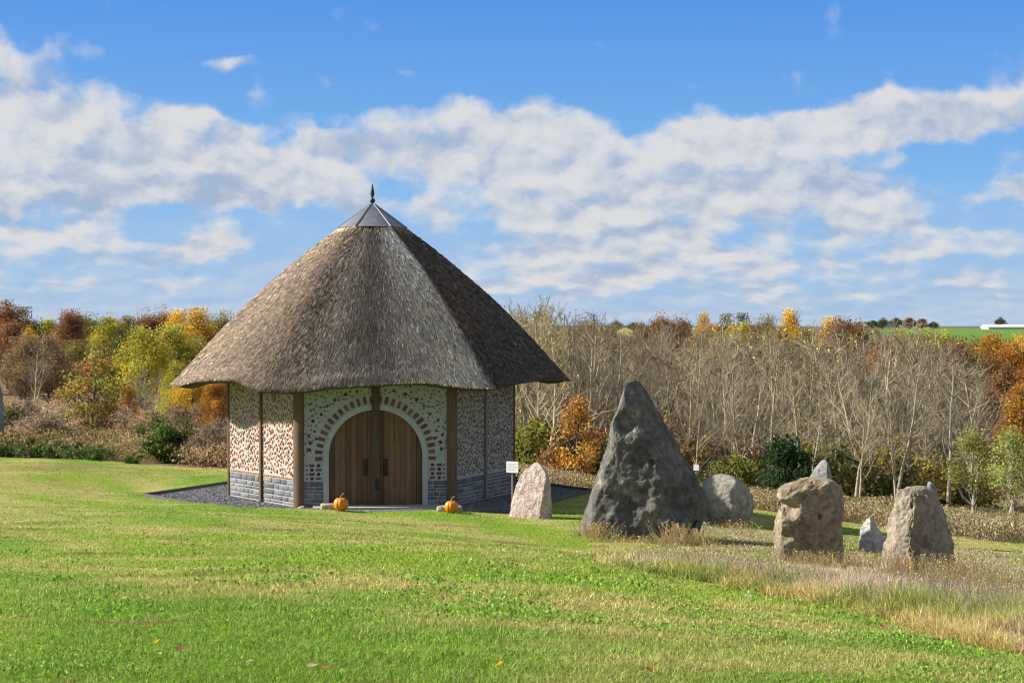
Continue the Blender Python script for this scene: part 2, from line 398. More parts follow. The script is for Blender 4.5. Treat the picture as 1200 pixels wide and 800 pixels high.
_edge = [at(*p) for p in ((690, 641), (680, 655), (740, 668), (820, 682), (900, 698), (980, 716), (1050, 735), (1130, 757), (1200, 773))]
_ey = np.array([p.y for p in _edge])[::-1]; _ex = np.array([p.x for p in _edge])[::-1]
def lawn_right(y): return np.where(y < _ey[0], _ex[0] + (_ey[0] - y) * .35, np.interp(y, _ey, _ex))
def meadow_mask(x, y):
    """1 in the unmown tall grass on the right"""
    e = lawn_right(y)
    m = sstep(-.05, .12, x - e + .25 * (fbm(x * 1.3, y * 1.3, 3, 3) - .5)) * (1 - sstep(33.4, 34.4, y))
    b = sstep(33.2, 34.4, y) * (1 - sstep(38.5, 41.5, y + 1.5 * (fbm(x * .4, y * .4, 3, 8) - .5))) * sstep(2.4, 3.2, x)
    return np.maximum(m, b)
def brush_mask(x, y):
    """1 in the rough weeds beyond the mown grass"""
    bend = 57.5 - 4.6 * sstep(-17, -8, x) - 4 * sstep(-8, -2, x) + 1.2 * (fbm(x * .35, y * .35, 3, 21) - .5)
    left = sstep(bend - .4, bend + .4, y) * (1 - sstep(-4, 0, x))
    lim = 52.5 - .9 * np.clip(x - 3, 0, 9) + 2.0 * (fbm(x * .35, y * .35, 3, 22) - .5)
    right = sstep(lim - .4, lim + .6, y) * sstep(-4, 0, x)
    return np.maximum(left, right)
GREEN = np.array([.250, .365, .036]); LUSH = np.array([.185, .335, .028]); DRY = np.array([.50, .43, .16]); TAN = np.array([.30, .215, .10])
def lawn_color(x, y):
    al, ac = x * .52 - y * .85, x * .85 + y * .52               # streaks run down the slope
    a = fbm(ac * .55, al * .10, 4, 31); b = fbm(x * .9, y * 1.3, 4, 32); c = fbm(x * .05, y * .08, 2, 33)
    dry = sstep(.44, .72, .5 * a + .5 * b + .10 * (c - .5) + .05)
    lush = sstep(.48, .62, fbm(ac * .5 + 7, al * .12 + 3, 3, 35))
    k = (GREEN * (1 - lush[..., None]) + LUSH * lush[..., None])
    k = k * (1 - .80 * dry[..., None]) + DRY * .80 * dry[..., None]
    far = sstep(38, 48, y) * (1 - sstep(-11, -8, x)) * sstep(.35, .6, fbm(x * .15, y * .3, 3, 41))
    k = k * (1 - .6 * far[..., None]) + TAN * .6 * far[..., None]
    bare = sstep(.70, .76, fbm(x * .8 + 31, y * 1.6, 3, 37))
    k = k * (1 - .6 * bare[..., None]) + np.array([.24, .15, .07]) * .6 * bare[..., None]
    return k
def meadow_color(x, y):
    e = np.clip((x - lawn_right(y)) * np.clip(14 / np.maximum(y, 6), .3, 1.4), 0, 9)
    n = fbm(x * .9, y * .7, 3, 51)
    gold = np.array([.54, .43, .17]); mauve = np.array([.50, .405, .29]); grn = np.array([.24, .30, .06])
    t = sstep(.3, 1.5, e + 3.0 * (n - .5))[..., None]
    k = gold * (1 - t) + mauve * t
    gg = (sstep(.52, .64, fbm(x * 1.1 + 9, y * .8, 4, 52)) * .85)[..., None]
    k = k * (1 - gg) + grn * gg
    b = sstep(27, 33, y)[..., None] * .65
    return k * (1 - b) + np.array([.30, .31, .085]) * b
def ground_color(x, y):
    c = lawn_color(x, y) * .72
    m = meadow_mask(x, y)[..., None]; c = c * (1 - m) + meadow_color(x, y) * .8 * m
    b = brush_mask(x, y)[..., None]; c = c * (1 - b) + (np.array([.20, .14, .085]) + .10 * (fbm(x * .3, y * .3, 3, 61)[..., None] - .5)) * b
    far = sstep(110, 200, y)[..., None]
    fc = np.array([.17, .12, .06]) * np.ones_like(c)
    u = x / np.maximum(y, 1)
    g1 = (sstep(.196, .206, u) * sstep(430, 470, y) * (1 - sstep(930, 980, y)))[..., None]
    fc = fc * (1 - g1) + np.array([.10, .21, .035]) * g1
    g2 = (sstep(.035, .05, u) * (1 - sstep(.10, .12, u)) * sstep(480, 560, y))[..., None]
    fc = fc * (1 - g2) + np.array([.30, .27, .09]) * g2
    return c * (1 - far) + fc * far

def build_ground():
    xs = np.concatenate([-np.exp(np.linspace(math.log(2600), math.log(19), 50)), np.arange(-18.8, 14.4, .2), np.exp(np.linspace(math.log(14.6), math.log(2600), 52))])
    ys = np.concatenate([np.arange(-30, 4, 2.0), np.arange(4, 57, .2), np.exp(np.linspace(math.log(57.3), math.log(2600), 150))])
    X, Y = np.meshgrid(xs, ys); Z = hgt(X, Y)
    V = np.stack([X, Y, Z], -1).reshape(-1, 3); nx, ny = len(xs), len(ys)
    i = np.arange(ny - 1)[:, None] * nx + np.arange(nx - 1)[None, :]
    Fq = np.stack([i, i + 1, i + nx + 1, i + nx], -1).reshape(-1, 4)
    o = np_obj('ground', V, Fq, M_GROUND, None, ground_color(X, Y).reshape(-1, 3), True)
    tag(o, 'sloping hillside of mown lawn, rough meadow and far fields', 'ground', kind='structure')
build_ground()

# a distant blue ridge beyond the fields
def far_ridge():
    xs = np.linspace(-2600, 2600, 160); rows = []
    for dy, hz in ((0, -20), (200, 1), (500, 1), (900, -20)):
        h = 4 + 9 * fbm(xs * .0016 + 3, xs * 0 + dy * .001, 4, 71) - 3 * sstep(-600, 300, xs)
        rows.append(np.stack([xs, np.full_like(xs, 2560 + dy), np.where(hz > 0, h * 1.0 + dy * .004, -20)], 1))
    V = np.concatenate(rows); n = len(xs)
    i = np.arange(3)[:, None] * n + np.arange(n - 1)[None, :]
    Fq = np.stack([i, i + 1, i + n + 1, i + n], -1).reshape(-1, 4)
    tag(np_obj('hills', V, Fq, M_GROUND, None, np.tile((.09, .12, .13), (len(V), 1)), True), 'low wooded ridge on the far horizon', 'hills', kind='structure')
far_ridge()

# ------------------------------------------------------------------ the hut
rnd = random.Random(5)
hut = empty('thatched_hut', (HUT[0], HUT[1], 0))
tag(hut, 'six-sided stone hut with a steep thatched roof and arched wooden doors', 'hut')
def face_M(k, w=APO):
    n = HN[k]; u = (-n[1], n[0])
    return Matrix(((u[0], 0, n[0], HUT[0] + n[0] * w), (u[1], 0, n[1], HUT[1] + n[1] * w), (0, 1, 0, 0), (0, 0, 0, 1)))
WOOD_A = (.15, .095, .055); WOOD_B = (.10, .075, .055)
MORTAR = (.40, .385, .355); WTOP = 3.62; PL = .60
def tint(c, a=.12, r=rnd):
    k = 1 + r.uniform(-a, a); return (c[0] * k * (1 + r.uniform(-.05, .05)), c[1] * k, c[2] * k * (1 + r.uniform(-.05, .05)))
def courses(mb, u0, u1, v0, v1, M, hrange=(.07, .15), wr=(.18, .6), pal=((.13, .145, .17), (.17, .185, .20), (.10, .115, .14), (.20, .21, .22))):
    v = v0
    while v < v1 - .04:
        h = rnd.uniform(*hrange)
        if v + h > v1 - .06: h = v1 - v
        u = u0
        while u < u1 - .02:
            w = rnd.uniform(*wr)
            if u + w > u1 - .12: w = u1 - u
            d = rnd.uniform(.0, .009)
            if h > .15 and rnd.random() < .3:
                mb.bbox((u + .012, v + .011, -.1), (u + w - .012, v + h / 2 - .010, d), tint(rnd.choice(pal)), M)
                mb.bbox((u + .009, v + h / 2 + .010, -.1), (u + w - .012, v + h - .011, d * .8), tint(rnd.choice(pal)), M)
            else:
                mb.bbox((u + .012, v + .011, -.1), (u + w - .012, v + h - .011, d), tint(rnd.choice(pal)), M)
            u += w
        v += h
def pebbles(mb, u0, u1, v0, v1, M, size, asp, pal, vert=.9, avoid=None, gap=.85, tries=5200):
    """irregular stones bedded in mortar, packed without overlaps"""
    cell = {}; g = size * 1.6; got = 0
    for _ in range(tries):
        a = size * rnd.uniform(.55, 1.35); b = a / rnd.uniform(*asp)
        u = rnd.uniform(u0 + .03, u1 - .03); v = rnd.uniform(v0 + .04, v1)
        if avoid and avoid(u, v, a): continue
        ci, cj = int(u / g + 99), int(v / g); ok = True
        for i in (-1, 0, 1):
            for j in (-1, 0, 1):
                for (uu, vv, aa, bb) in cell.get((ci + i, cj + j), ()):
                    dx, dy = abs(u - uu) / (b + bb), abs(v - vv) / (a + aa)
                    if dx * dx + dy * dy < gap * 1.25: ok = False
        if not ok: continue
        cell.setdefault((ci, cj), []).append((u, v, a, b)); got += 1
        rot = math.pi / 2 + rnd.gauss(0, .45) if rnd.random() < vert else rnd.uniform(0, math.pi)
        mb.dome((u, v, .0), a * .92, b * .92, rnd.uniform(.014, .032), rot, tint(rnd.choice(pal), .2), M, 8, [rnd.uniform(.8, 1.12) for _ in range(8)])
    return got
WARM = [(.40, .17, .07), (.46, .22, .10), (.33, .16, .09), (.28, .19, .13), (.42, .30, .2), (.24, .22, .2), (.36, .15, .08), (.5, .26, .13)]
COOL = [(.20, .19, .18), (.26, .23, .2), (.15, .15, .16), (.30, .25, .2), (.32, .31, .3), (.2, .15, .11)]
half = SIDE / 2 - .1
for k in range(6):
    M = face_M(k)
    if k == 0: continue
    seen = k in (1, 5)
    for s0, s1 in (((-half, -.045), (.045, half)) if seen else ((-half, half),)):
        mb = MB(); mb.box((s0, PL, -.22), (s1, WTOP, 0), MORTAR, M)
        if k == 5:
            ov = (lambda u, v, a: (abs(u - .62) / .2) ** 2 + (abs(v - 2.62) / .26) ** 2 < 1.1) if s0 > 0 else None
            pebbles(mb, s0, s1, PL + .09, 3.05, M, .062, (1.25, 2.1), WARM, .75, ov)
            u = s0 + .04
            while u < s1 - .1:
                w = rnd.uniform(.06, .12); mb.bbox((u, PL + .02, -.02), (u + w - .02, PL + .065, .016), tint((.42, .2, .1)), M); u += w
        elif k == 1:
            pebbles(mb, s0, s1, PL + .04, 3.05, M, .052, (1.8, 3.2), COOL, .9)
        mb.build('wall_panel', M_WALL, hut)
        mb = MB(); mb.box((s0, -.1, -.24), (s1, PL, -.012), (.36, .345, .32), M)
        courses(mb, s0, s1, 0, PL, M); mb.build('stone_plinth', M_SLATE, hut)
    if seen:
        mb = MB(); mb.box((-.042, -.05, -.2), (.042, WTOP, .06), WOOD_A if k == 5 else (.22, .2, .18), M); mb.build('wall_stud', M_WOOD, hut)
# oval slate set into the left wall, under the eave
M = face_M(5); mb = MB()
mb.dome((.62, 2.62, .0), .13, .19, .04, 0, (.16, .16, .16), M, 20); mb.build('oval_plaque', M_SLATE, hut)
# front wall with its arched opening
M0 = face_M(0); DR = 1.12; SPR = 1.19; RING = .13
for s in (-1, 1):
    mb = MB()
    arc = [(s * (DR + RING) * math.cos(a), SPR + (DR + RING) * math.sin(a)) for a in np.linspace(0, math.pi / 2, 15)]
    pts = [(s * half, PL), (s * (DR + RING), PL)] + arc + [(0, WTOP), (s * half, WTOP)]
    if s < 0: pts = pts[::-1]
    mb.prism(pts, -.22, 0, (.37, .375, .37), M0)
    brick = [(.15, .075, .05), (.12, .068, .05), (.19, .095, .06), (.10, .068, .055)]
    rb0, rb1 = DR + RING + .03, DR + RING + .19
    for i in range(14):                                        # ring of bricks
        a = R(-2 + i * 6.75); n = Matrix.Rotation(a, 4, 'Z')
        L = Matrix(((s, 0, 0, 0), (0, 1, 0, SPR), (0, 0, 1, 0), (0, 0, 0, 1)))
        c, sn = math.cos(a), math.sin(a); hw = rnd.uniform(.034, .046); rr0, rr1 = rb0 + rnd.uniform(-.01, .01), rb1 + rnd.uniform(-.015, .015)
        P = [(s * (r_ * c - t * sn), SPR + r_ * sn + t * c) for r_, t in ((rr0, -hw), (rr1, -hw), (rr1, hw), (rr0, hw))]
        mb.prism(P if s > 0 else P[::-1], -.02, rnd.uniform(.012, .024), tint(rnd.choice(brick)), M0)
    def bottle(u, v, r):
        mb.dome((u, v, -.005), r, r, .012, 0, (.30, .30, .29), M0, 12); mb.dome((u, v, .002), r * .78, r * .78, .018, 0, tint((.035, .045, .05), .4), M0, 12)
    for j, v in enumerate(np.arange(PL + .07, SPR - .12, .104)):
        cols = [(DR + RING + .115, j % 2), (DR + RING + .275, (j + 1) % 2), (DR + RING + .395, 2)]
        for uu, kind in cols:
            if uu > half - .03: continue
            if kind == 1: bottle(s * uu, v, .052)
            elif kind == 0: mb.bbox((s * uu - .062, v - .03, -.02), (s * uu + .062, v + .03, .02), tint(rnd.choice(brick)), M0)
            else: bottle(s * min(uu, half - .035), v, .026)
    def av(u, v, a):
        r_ = math.hypot(u, v - SPR); return r_ < rb1 + .05 + a or (v < SPR + .05)
    for (uu, vv, r_) in ((1.58, 1.36, .05), (1.56, 1.52, .052), (1.42, 1.62, .04), (1.6, 1.70, .045), (1.46, 1.80, .04), (.98, 2.55, .055), (.72, 2.68, .05), (1.3, 2.2, .045), (1.5, 2.05, .05), (.45, 2.75, .04), (1.16, 2.4, .035)):
        bottle(s * uu, vv, r_)
    for i in range(15):                                        # wavy course of small dark stones
        t = (i + rnd.uniform(-.4, .4)) / 14; uu = .5 + 1.12 * t; vv = 2.62 - .22 * t + .09 * math.sin(t * 7)
        if math.hypot(uu, vv - SPR) > rb1 + .08 and uu < half - .04: mb.dome((s * uu, vv, 0), .03, .018, .018, rnd.gauss(0, .4) + .2, tint((.16, .14, .12), .3), M0)
    pebbles(mb, min(s * .1, s * half), max(s * .1, s * half), SPR, 3.0, M0, .032, (1, 1.8), [(.16, .15, .14), (.2, .13, .1), (.1, .1, .11)], .3, av, 3.0, 900)
    mb.build('wall_panel', M_WALL, hut)
    mb = MB(); a0, a1 = sorted((s * (DR + RING), s * half))
    mb.box((a0, -.1, -.24), (a1, PL, -.012), (.36, .345, .32), M0); courses(mb, a0, a1, 0, PL, M0, (.07, .13), (.12, .3)); mb.build('stone_plinth', M_SLATE, hut)
mb = MB()                                                      # smooth rendered arch round the doors
oa = [((DR + RING) * math.cos(a), SPR + (DR + RING) * math.sin(a)) for a in np.linspace(0, math.pi, 41)]
ia = [(DR * math.cos(a), SPR + DR * math.sin(a)) for a in np.linspace(0, math.pi, 41)]
oa = [(DR + RING, -.08)] + oa + [(-DR - RING, -.08)]; ia = [(DR, -.08)] + ia + [(-DR, -.08)]
nn = len(oa); Va = [(p[0], p[1], w) for w in (-.25, .02) for p in ia + oa]
fa = []
for i in range(nn - 1):
    a, b, c, d = i, i + 1, nn + i, nn + i + 1; q = 2 * nn
    fa += [(a + q, c + q, d + q, b + q), (a, b, d, c), (c, d, d + q, c + q), (b, a, a + q, b + q)]
mb.add(Va, fa, (.39, .395, .39), M0)
mb.build('door_arch', M_WALL, hut)
for s in (-1, 1):                                              # two plank doors
    mb = MB(); edges = np.linspace(.06, DR - .005, 9)
    for i in range(8):
        e0, e1 = edges[i] + .004, edges[i + 1] - .004; top = []
        for u in np.linspace(e1, e0, 5): top.append((s * u, SPR + math.sqrt(max(DR * DR - u * u, 0)) - .012))
        P = [(s * e0, -.02), (s * e1, -.02)] + top
        mb.prism(P if s > 0 else P[::-1], -.15, -.10 + rnd.uniform(0, .008), tint((.175, .105, .058), .3), M0)
    bk = [(s * .03, -.02), (s * (DR + .03), -.02)] + [(s * (DR + .03) * math.cos(a), SPR + (DR + .03) * math.sin(a)) for a in np.linspace(0, math.pi / 2 - .03, 14)]
    mb.prism(bk if s > 0 else bk[::-1], -.19, -.152, (.05, .035, .025), M0)
    door = mb.build('door', M_WOOD, hut)
    mb = MB(); u = s * .24
    mb.bbox((u - .055, .72, -.1), (u + .055, 1.12, -.075), M=M0); mb.bbox((u - .02, .80, -.076), (u + .02, 1.02, -.045), M=M0)
    mb.build('door_handle', M_IRON, door)
mb = MB(); mb.bbox((-.1, -.05, -.18), (.1, WTOP, .05), WOOD_B, M0)
cpost = mb.build('door_post', M_WOOD, hut)
mb = MB()
mb.bbox((-.02, .40, .04), (.08, .52, .078), M=M0, bev=.03)
mb.tube([M0 @ Vector(p) for p in ((0, .5, .06), (-.005, .6, .065), (.03, .66, .068), (.065, .6, .065), (.06, .5, .06))], [.013] * 5, 6)
mb.build('padlock', M_IRON, cpost)
for k in range(6):                                             # corner posts
    a = R(-90 + HROT + 60 * k + 30); c = HUT + np.array([math.cos(a), math.sin(a)]) * (SIDE - .06)
    Mp = Matrix.Translation((c[0], c[1], 0)) @ Matrix.Rotation(a, 4, 'Z'); hw = .122 if k in (0, 5) else .1
    if k in (1, 4): hw = .075
    mb = MB(); ch = .035
    mb.prism([(-hw, -hw + ch), (-hw + ch, -hw), (hw - ch, -hw), (hw, -hw + ch), (hw, hw - ch), (hw - ch, hw), (-hw + ch, hw), (-hw, hw - ch)], -.06, WTOP, tint((.14, .092, .058), .12), Mp)
    mb.build('corner_post', M_WOOD, hut)
mb = MB(); mb.box((-1.5, -.12, .01), (1.5, .03, .62), (.42, .38, .33), M0); mb.build('door_step', M_SLATE, hut)

# thatch: rounded six-sided cone
def roofR(phi, t=1.0):
    s = 0
    for n in HN: s = s + np.maximum(0, np.cos(phi) * n[0] + np.sin(phi) * n[1]) ** 30
    d = np.arctan2(np.sin(6 * (phi - R(-90 + HROT))), np.cos(6 * (phi - R(-90 + HROT)))) / 6
    return 1 / s ** (1 / 30) * (1 - (.012 + .085 * np.sin(math.pi * np.clip(t, .02, .98)) ** .6) * (1 - np.abs(d / .5236) ** 2.2))
EA, TOPZ, TR = 4.48, 6.93, .14
def corner(phi):
    k = np.cos(6 * (phi - math.atan2(HN[0][1], HN[0][0]))); return sstep(.2, -1, k)
def roof_pt(phi, t, off=0):
    r = EA * roofR(phi, t); q = TR + (1 - TR) * t
    lump = .07 * (fbm(np.cos(phi) * 3 + 9 + t * 1.7, np.sin(phi) * 3 + t * 2.9, 3, 81) - .5)
    ze = 3.03 - .13 * corner(phi) + .04 * np.sin(phi * 5 + 1)
    z = TOPZ + (ze - TOPZ) * t + .27 * np.sin(math.pi * np.clip(t, 0, 1)) + lump
    rr = r * q
    return np.stack([HUT[0] + rr * np.cos(phi) + off * np.cos(phi) * .66, HUT[1] + rr * np.sin(phi) + off * np.sin(phi) * .66, z + off * .75], -1)
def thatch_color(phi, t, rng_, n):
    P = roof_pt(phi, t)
    pd = np.degrees(np.arctan2(np.sin(phi - R(-54)), np.cos(phi - R(-54))))      # bleached reed plus painted sunlight on front slope; painted shade past the right hip
    sunlit_bleach = (.35 * sstep(-62, -40, pd) + .65 * sstep(-34, -6, pd)) * (1 - sstep(-2, 5, pd)); slope_shade = sstep(-2, 5, pd) * (1 - sstep(60, 75, pd))
    base = np.array([.185, .145, .12])[None] * (1 - sunlit_bleach[:, None]) + np.array([.74, .655, .59])[None] * sunlit_bleach[:, None]
    base = base * (1 - slope_shade[:, None] * np.array([.45, .40, .32]))
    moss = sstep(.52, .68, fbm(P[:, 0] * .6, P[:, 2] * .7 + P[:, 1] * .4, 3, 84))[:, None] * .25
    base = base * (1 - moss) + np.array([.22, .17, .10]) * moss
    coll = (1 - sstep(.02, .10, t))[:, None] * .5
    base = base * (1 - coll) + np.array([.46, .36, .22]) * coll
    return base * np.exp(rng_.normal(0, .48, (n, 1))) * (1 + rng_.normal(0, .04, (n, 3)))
def build_thatch():
    rg = np.random.default_rng(3)
    nphi, nt = 360, 46
    ph = np.linspace(0, 2 * math.pi, nphi, endpoint=False); ts = np.linspace(-.02, 1, nt)
    PH, T = np.meshgrid(ph, ts); V = [roof_pt(PH.ravel(), T.ravel(), -.03).reshape(-1, 3)]
    rows = nt
    last = roof_pt(ph, np.ones(nphi))
    ctr = np.array([HUT[0], HUT[1], 0])
    for sc, dz in ((.985, -.10), (.95, -.13), (.78, .28), (.64, .5)):    # cut reed ends, then the soffit
        q = (last - ctr) * np.array([sc, sc, 1]) + ctr + np.array([0, 0, dz]); V.append(q); rows += 1
    V = np.concatenate(V)
    i = np.arange(rows - 1)[:, None] * nphi + np.arange(nphi)[None, :]; j = np.arange(rows - 1)[:, None] * nphi + (np.arange(nphi)[None, :] + 1) % nphi
    Fq = np.stack([i, i + nphi, j + nphi, j], -1).reshape(-1, 4)
    core_c = np.tile((.11, .09, .07), (len(V), 1))
    N = 200000                                                  # reed bundles lying down the slope
    phi = rg.uniform(0, 2 * math.pi, N); t = np.sqrt(rg.uniform(.0, 1.0, N)) * 1.0
    t = np.where(rg.random(N) < .10, rg.uniform(.965, 1.0, N), t)
    L = rg.uniform(.16, .38, N); w = rg.uniform(.0035, .0085, N); lift = rg.uniform(.008, .05, N)
    A = roof_pt(phi, t, .0); slope = roof_pt(phi, t + .02) - A; slope /= np.linalg.norm(slope, axis=1)[:, None]
    side = np.stack([-np.sin(phi), np.cos(phi), 0 * phi], -1); slope = slope + side * rg.normal(0, .10, N)[:, None]
    nrm = np.cross(side, slope); nrm /= np.linalg.norm(nrm, axis=1)[:, None]; nrm *= np.sign(nrm[:, 2:3])
    up = A - slope * (L * .6)[:, None]; dn = A + slope * (L * .4)[:, None]
    o_ = nrm * lift[:, None]
    pts = np.stack([up - side * w[:, None] * .6 - nrm * .015, up + side * w[:, None] * .6 - nrm * .015, up + nrm * .012,
                    dn - side * w[:, None] + o_ * .5, dn + side * w[:, None] + o_ * .5, dn + o_ + nrm * (w * 1.1)[:, None]], 1).reshape(-1, 3)
    b = np.arange(N)[:, None] * 6 + len(V)
    Q = np.concatenate([b + np.array([0, 2, 5, 3]), b + np.array([2, 1, 4, 5])])
    Tt = b + np.array([3, 5, 4])
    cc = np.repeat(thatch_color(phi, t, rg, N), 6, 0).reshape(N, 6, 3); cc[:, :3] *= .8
    VV = np.concatenate([V, pts]); C = np.concatenate([core_c, cc.reshape(-1, 3)])
    mi = np.concatenate([np.ones(len(Fq)), np.zeros(len(Q)), np.zeros(len(Tt))])
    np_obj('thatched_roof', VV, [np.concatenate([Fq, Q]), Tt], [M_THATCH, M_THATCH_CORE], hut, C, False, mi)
build_thatch()
# lead cap and finial
mb = MB(); Vc = []
prof = [(.90, 6.86), (.80, 6.93), (.06, 7.48)]
for r_, z in prof:
    for k in range(6):
        a = R(-90 + HROT + 60 * k + 30); Vc.append((HUT[0] + r_ * math.cos(a), HUT[1] + r_ * math.sin(a), z))
fs = []
for j in range(2):
    for i in range(6): fs.append((j * 6 + i, j * 6 + (i + 1) % 6, j * 6 + 6 + (i + 1) % 6, j * 6 + 6 + i))
fs.append(tuple(range(12, 18))); mb.add(Vc, fs)
for k in range(6):
    a = R(-90 + HROT + 60 * k + 30)
    mb.tube([(HUT[0] + r_ * math.cos(a), HUT[1] + r_ * math.sin(a), z) for r_, z in prof], [.018, .018, .012], 5)
capo = mb.build('roof_cap', M_LEAD, hut)
mb = MB(); mb.lathe([(.05, 7.44), (.075, 7.46), (.03, 7.50), (.055, 7.52), (.075, 7.56), (.055, 7.61), (.02, 7.63), (.035, 7.67), (.055, 7.74), (.035, 7.85), (.012, 7.99), (.002, 8.02)], (HUT[0], HUT[1], 0), 14)
mb.build('finial', M_IRON, capo, True)

# gravel apron, edging
def hexpts(ap, grow=0):
    r = ap / math.cos(R(30)); return [(HUT[0] + r * math.cos(R(-90 + HROT + 60 * k + 30)), HUT[1] + r * math.sin(R(-90 + HROT + 60 * k + 30))) for k in range(6)]
mb = MB(); mb.prism(hexpts(AP), -.2, -.018, (.13, .14, .16)); tag(mb.build('gravel_path', M_GRAVEL), 'dark grey gravel apron around the hut', 'gravel path', kind='structure')
def gravel_stones():
    rg = np.random.default_rng(9); N = 26000
    x = rg.uniform(HUT[0] - 5.9, HUT[0] + 5.9, N); y = rg.uniform(HUT[1] - 5.9, HUT[1] + 2.5, N)
    d = hexd(x, y); k = (d < AP - .05) & (d > APO + .12) & ~((np.abs(x - HUT[0]) < 2.0) & (y < 40.6)); x = x[k]; y = y[k]; N = len(x)
    s = rg.uniform(.014, .032, N)
    base = np.array([(1, 0, 0), (-.5, .87, 0), (-.5, -.87, 0), (.1, .1, .9)])
    a = rg.uniform(0, 6.28, N); ca, sa = np.cos(a), np.sin(a)
    P = base[None] * (s[:, None, None] * rg.uniform(.6, 1.3, (N, 4, 1)))
    Q = np.stack([P[..., 0] * ca[:, None] - P[..., 1] * sa[:, None] + x[:, None], P[..., 0] * sa[:, None] + P[..., 1] * ca[:, None] + y[:, None], P[..., 2] - .02], -1)
    b = np.arange(N)[:, None] * 4
    Fq = np.concatenate([b + np.array(t) for t in ((0, 1, 3), (1, 2, 3), (2, 0, 3))])
    c = np.repeat(np.array([.125, .13, .14]) * np.exp(rg.normal(0, .5, (N, 1))), 4, 0)
    tag(np_obj('gravel', Q.reshape(-1, 3), Fq, M_GRAVEL, None, c), 'loose grey gravel chippings around the hut', 'gravel', kind='stuff')
gravel_stones()
mb = MB(); o1, i1 = hexpts(AP + .035), hexpts(AP)
for i in range(6): mb.prism([i1[i], o1[i], o1[(i + 1) % 6], i1[(i + 1) % 6]], -.2, .055, (.10, .095, .09))
tag(mb.build('border_edging', M_PLAIN, None, False, (HUT[0], HUT[1], 0)), 'thin six-sided edging strip round the gravel apron', 'edging')

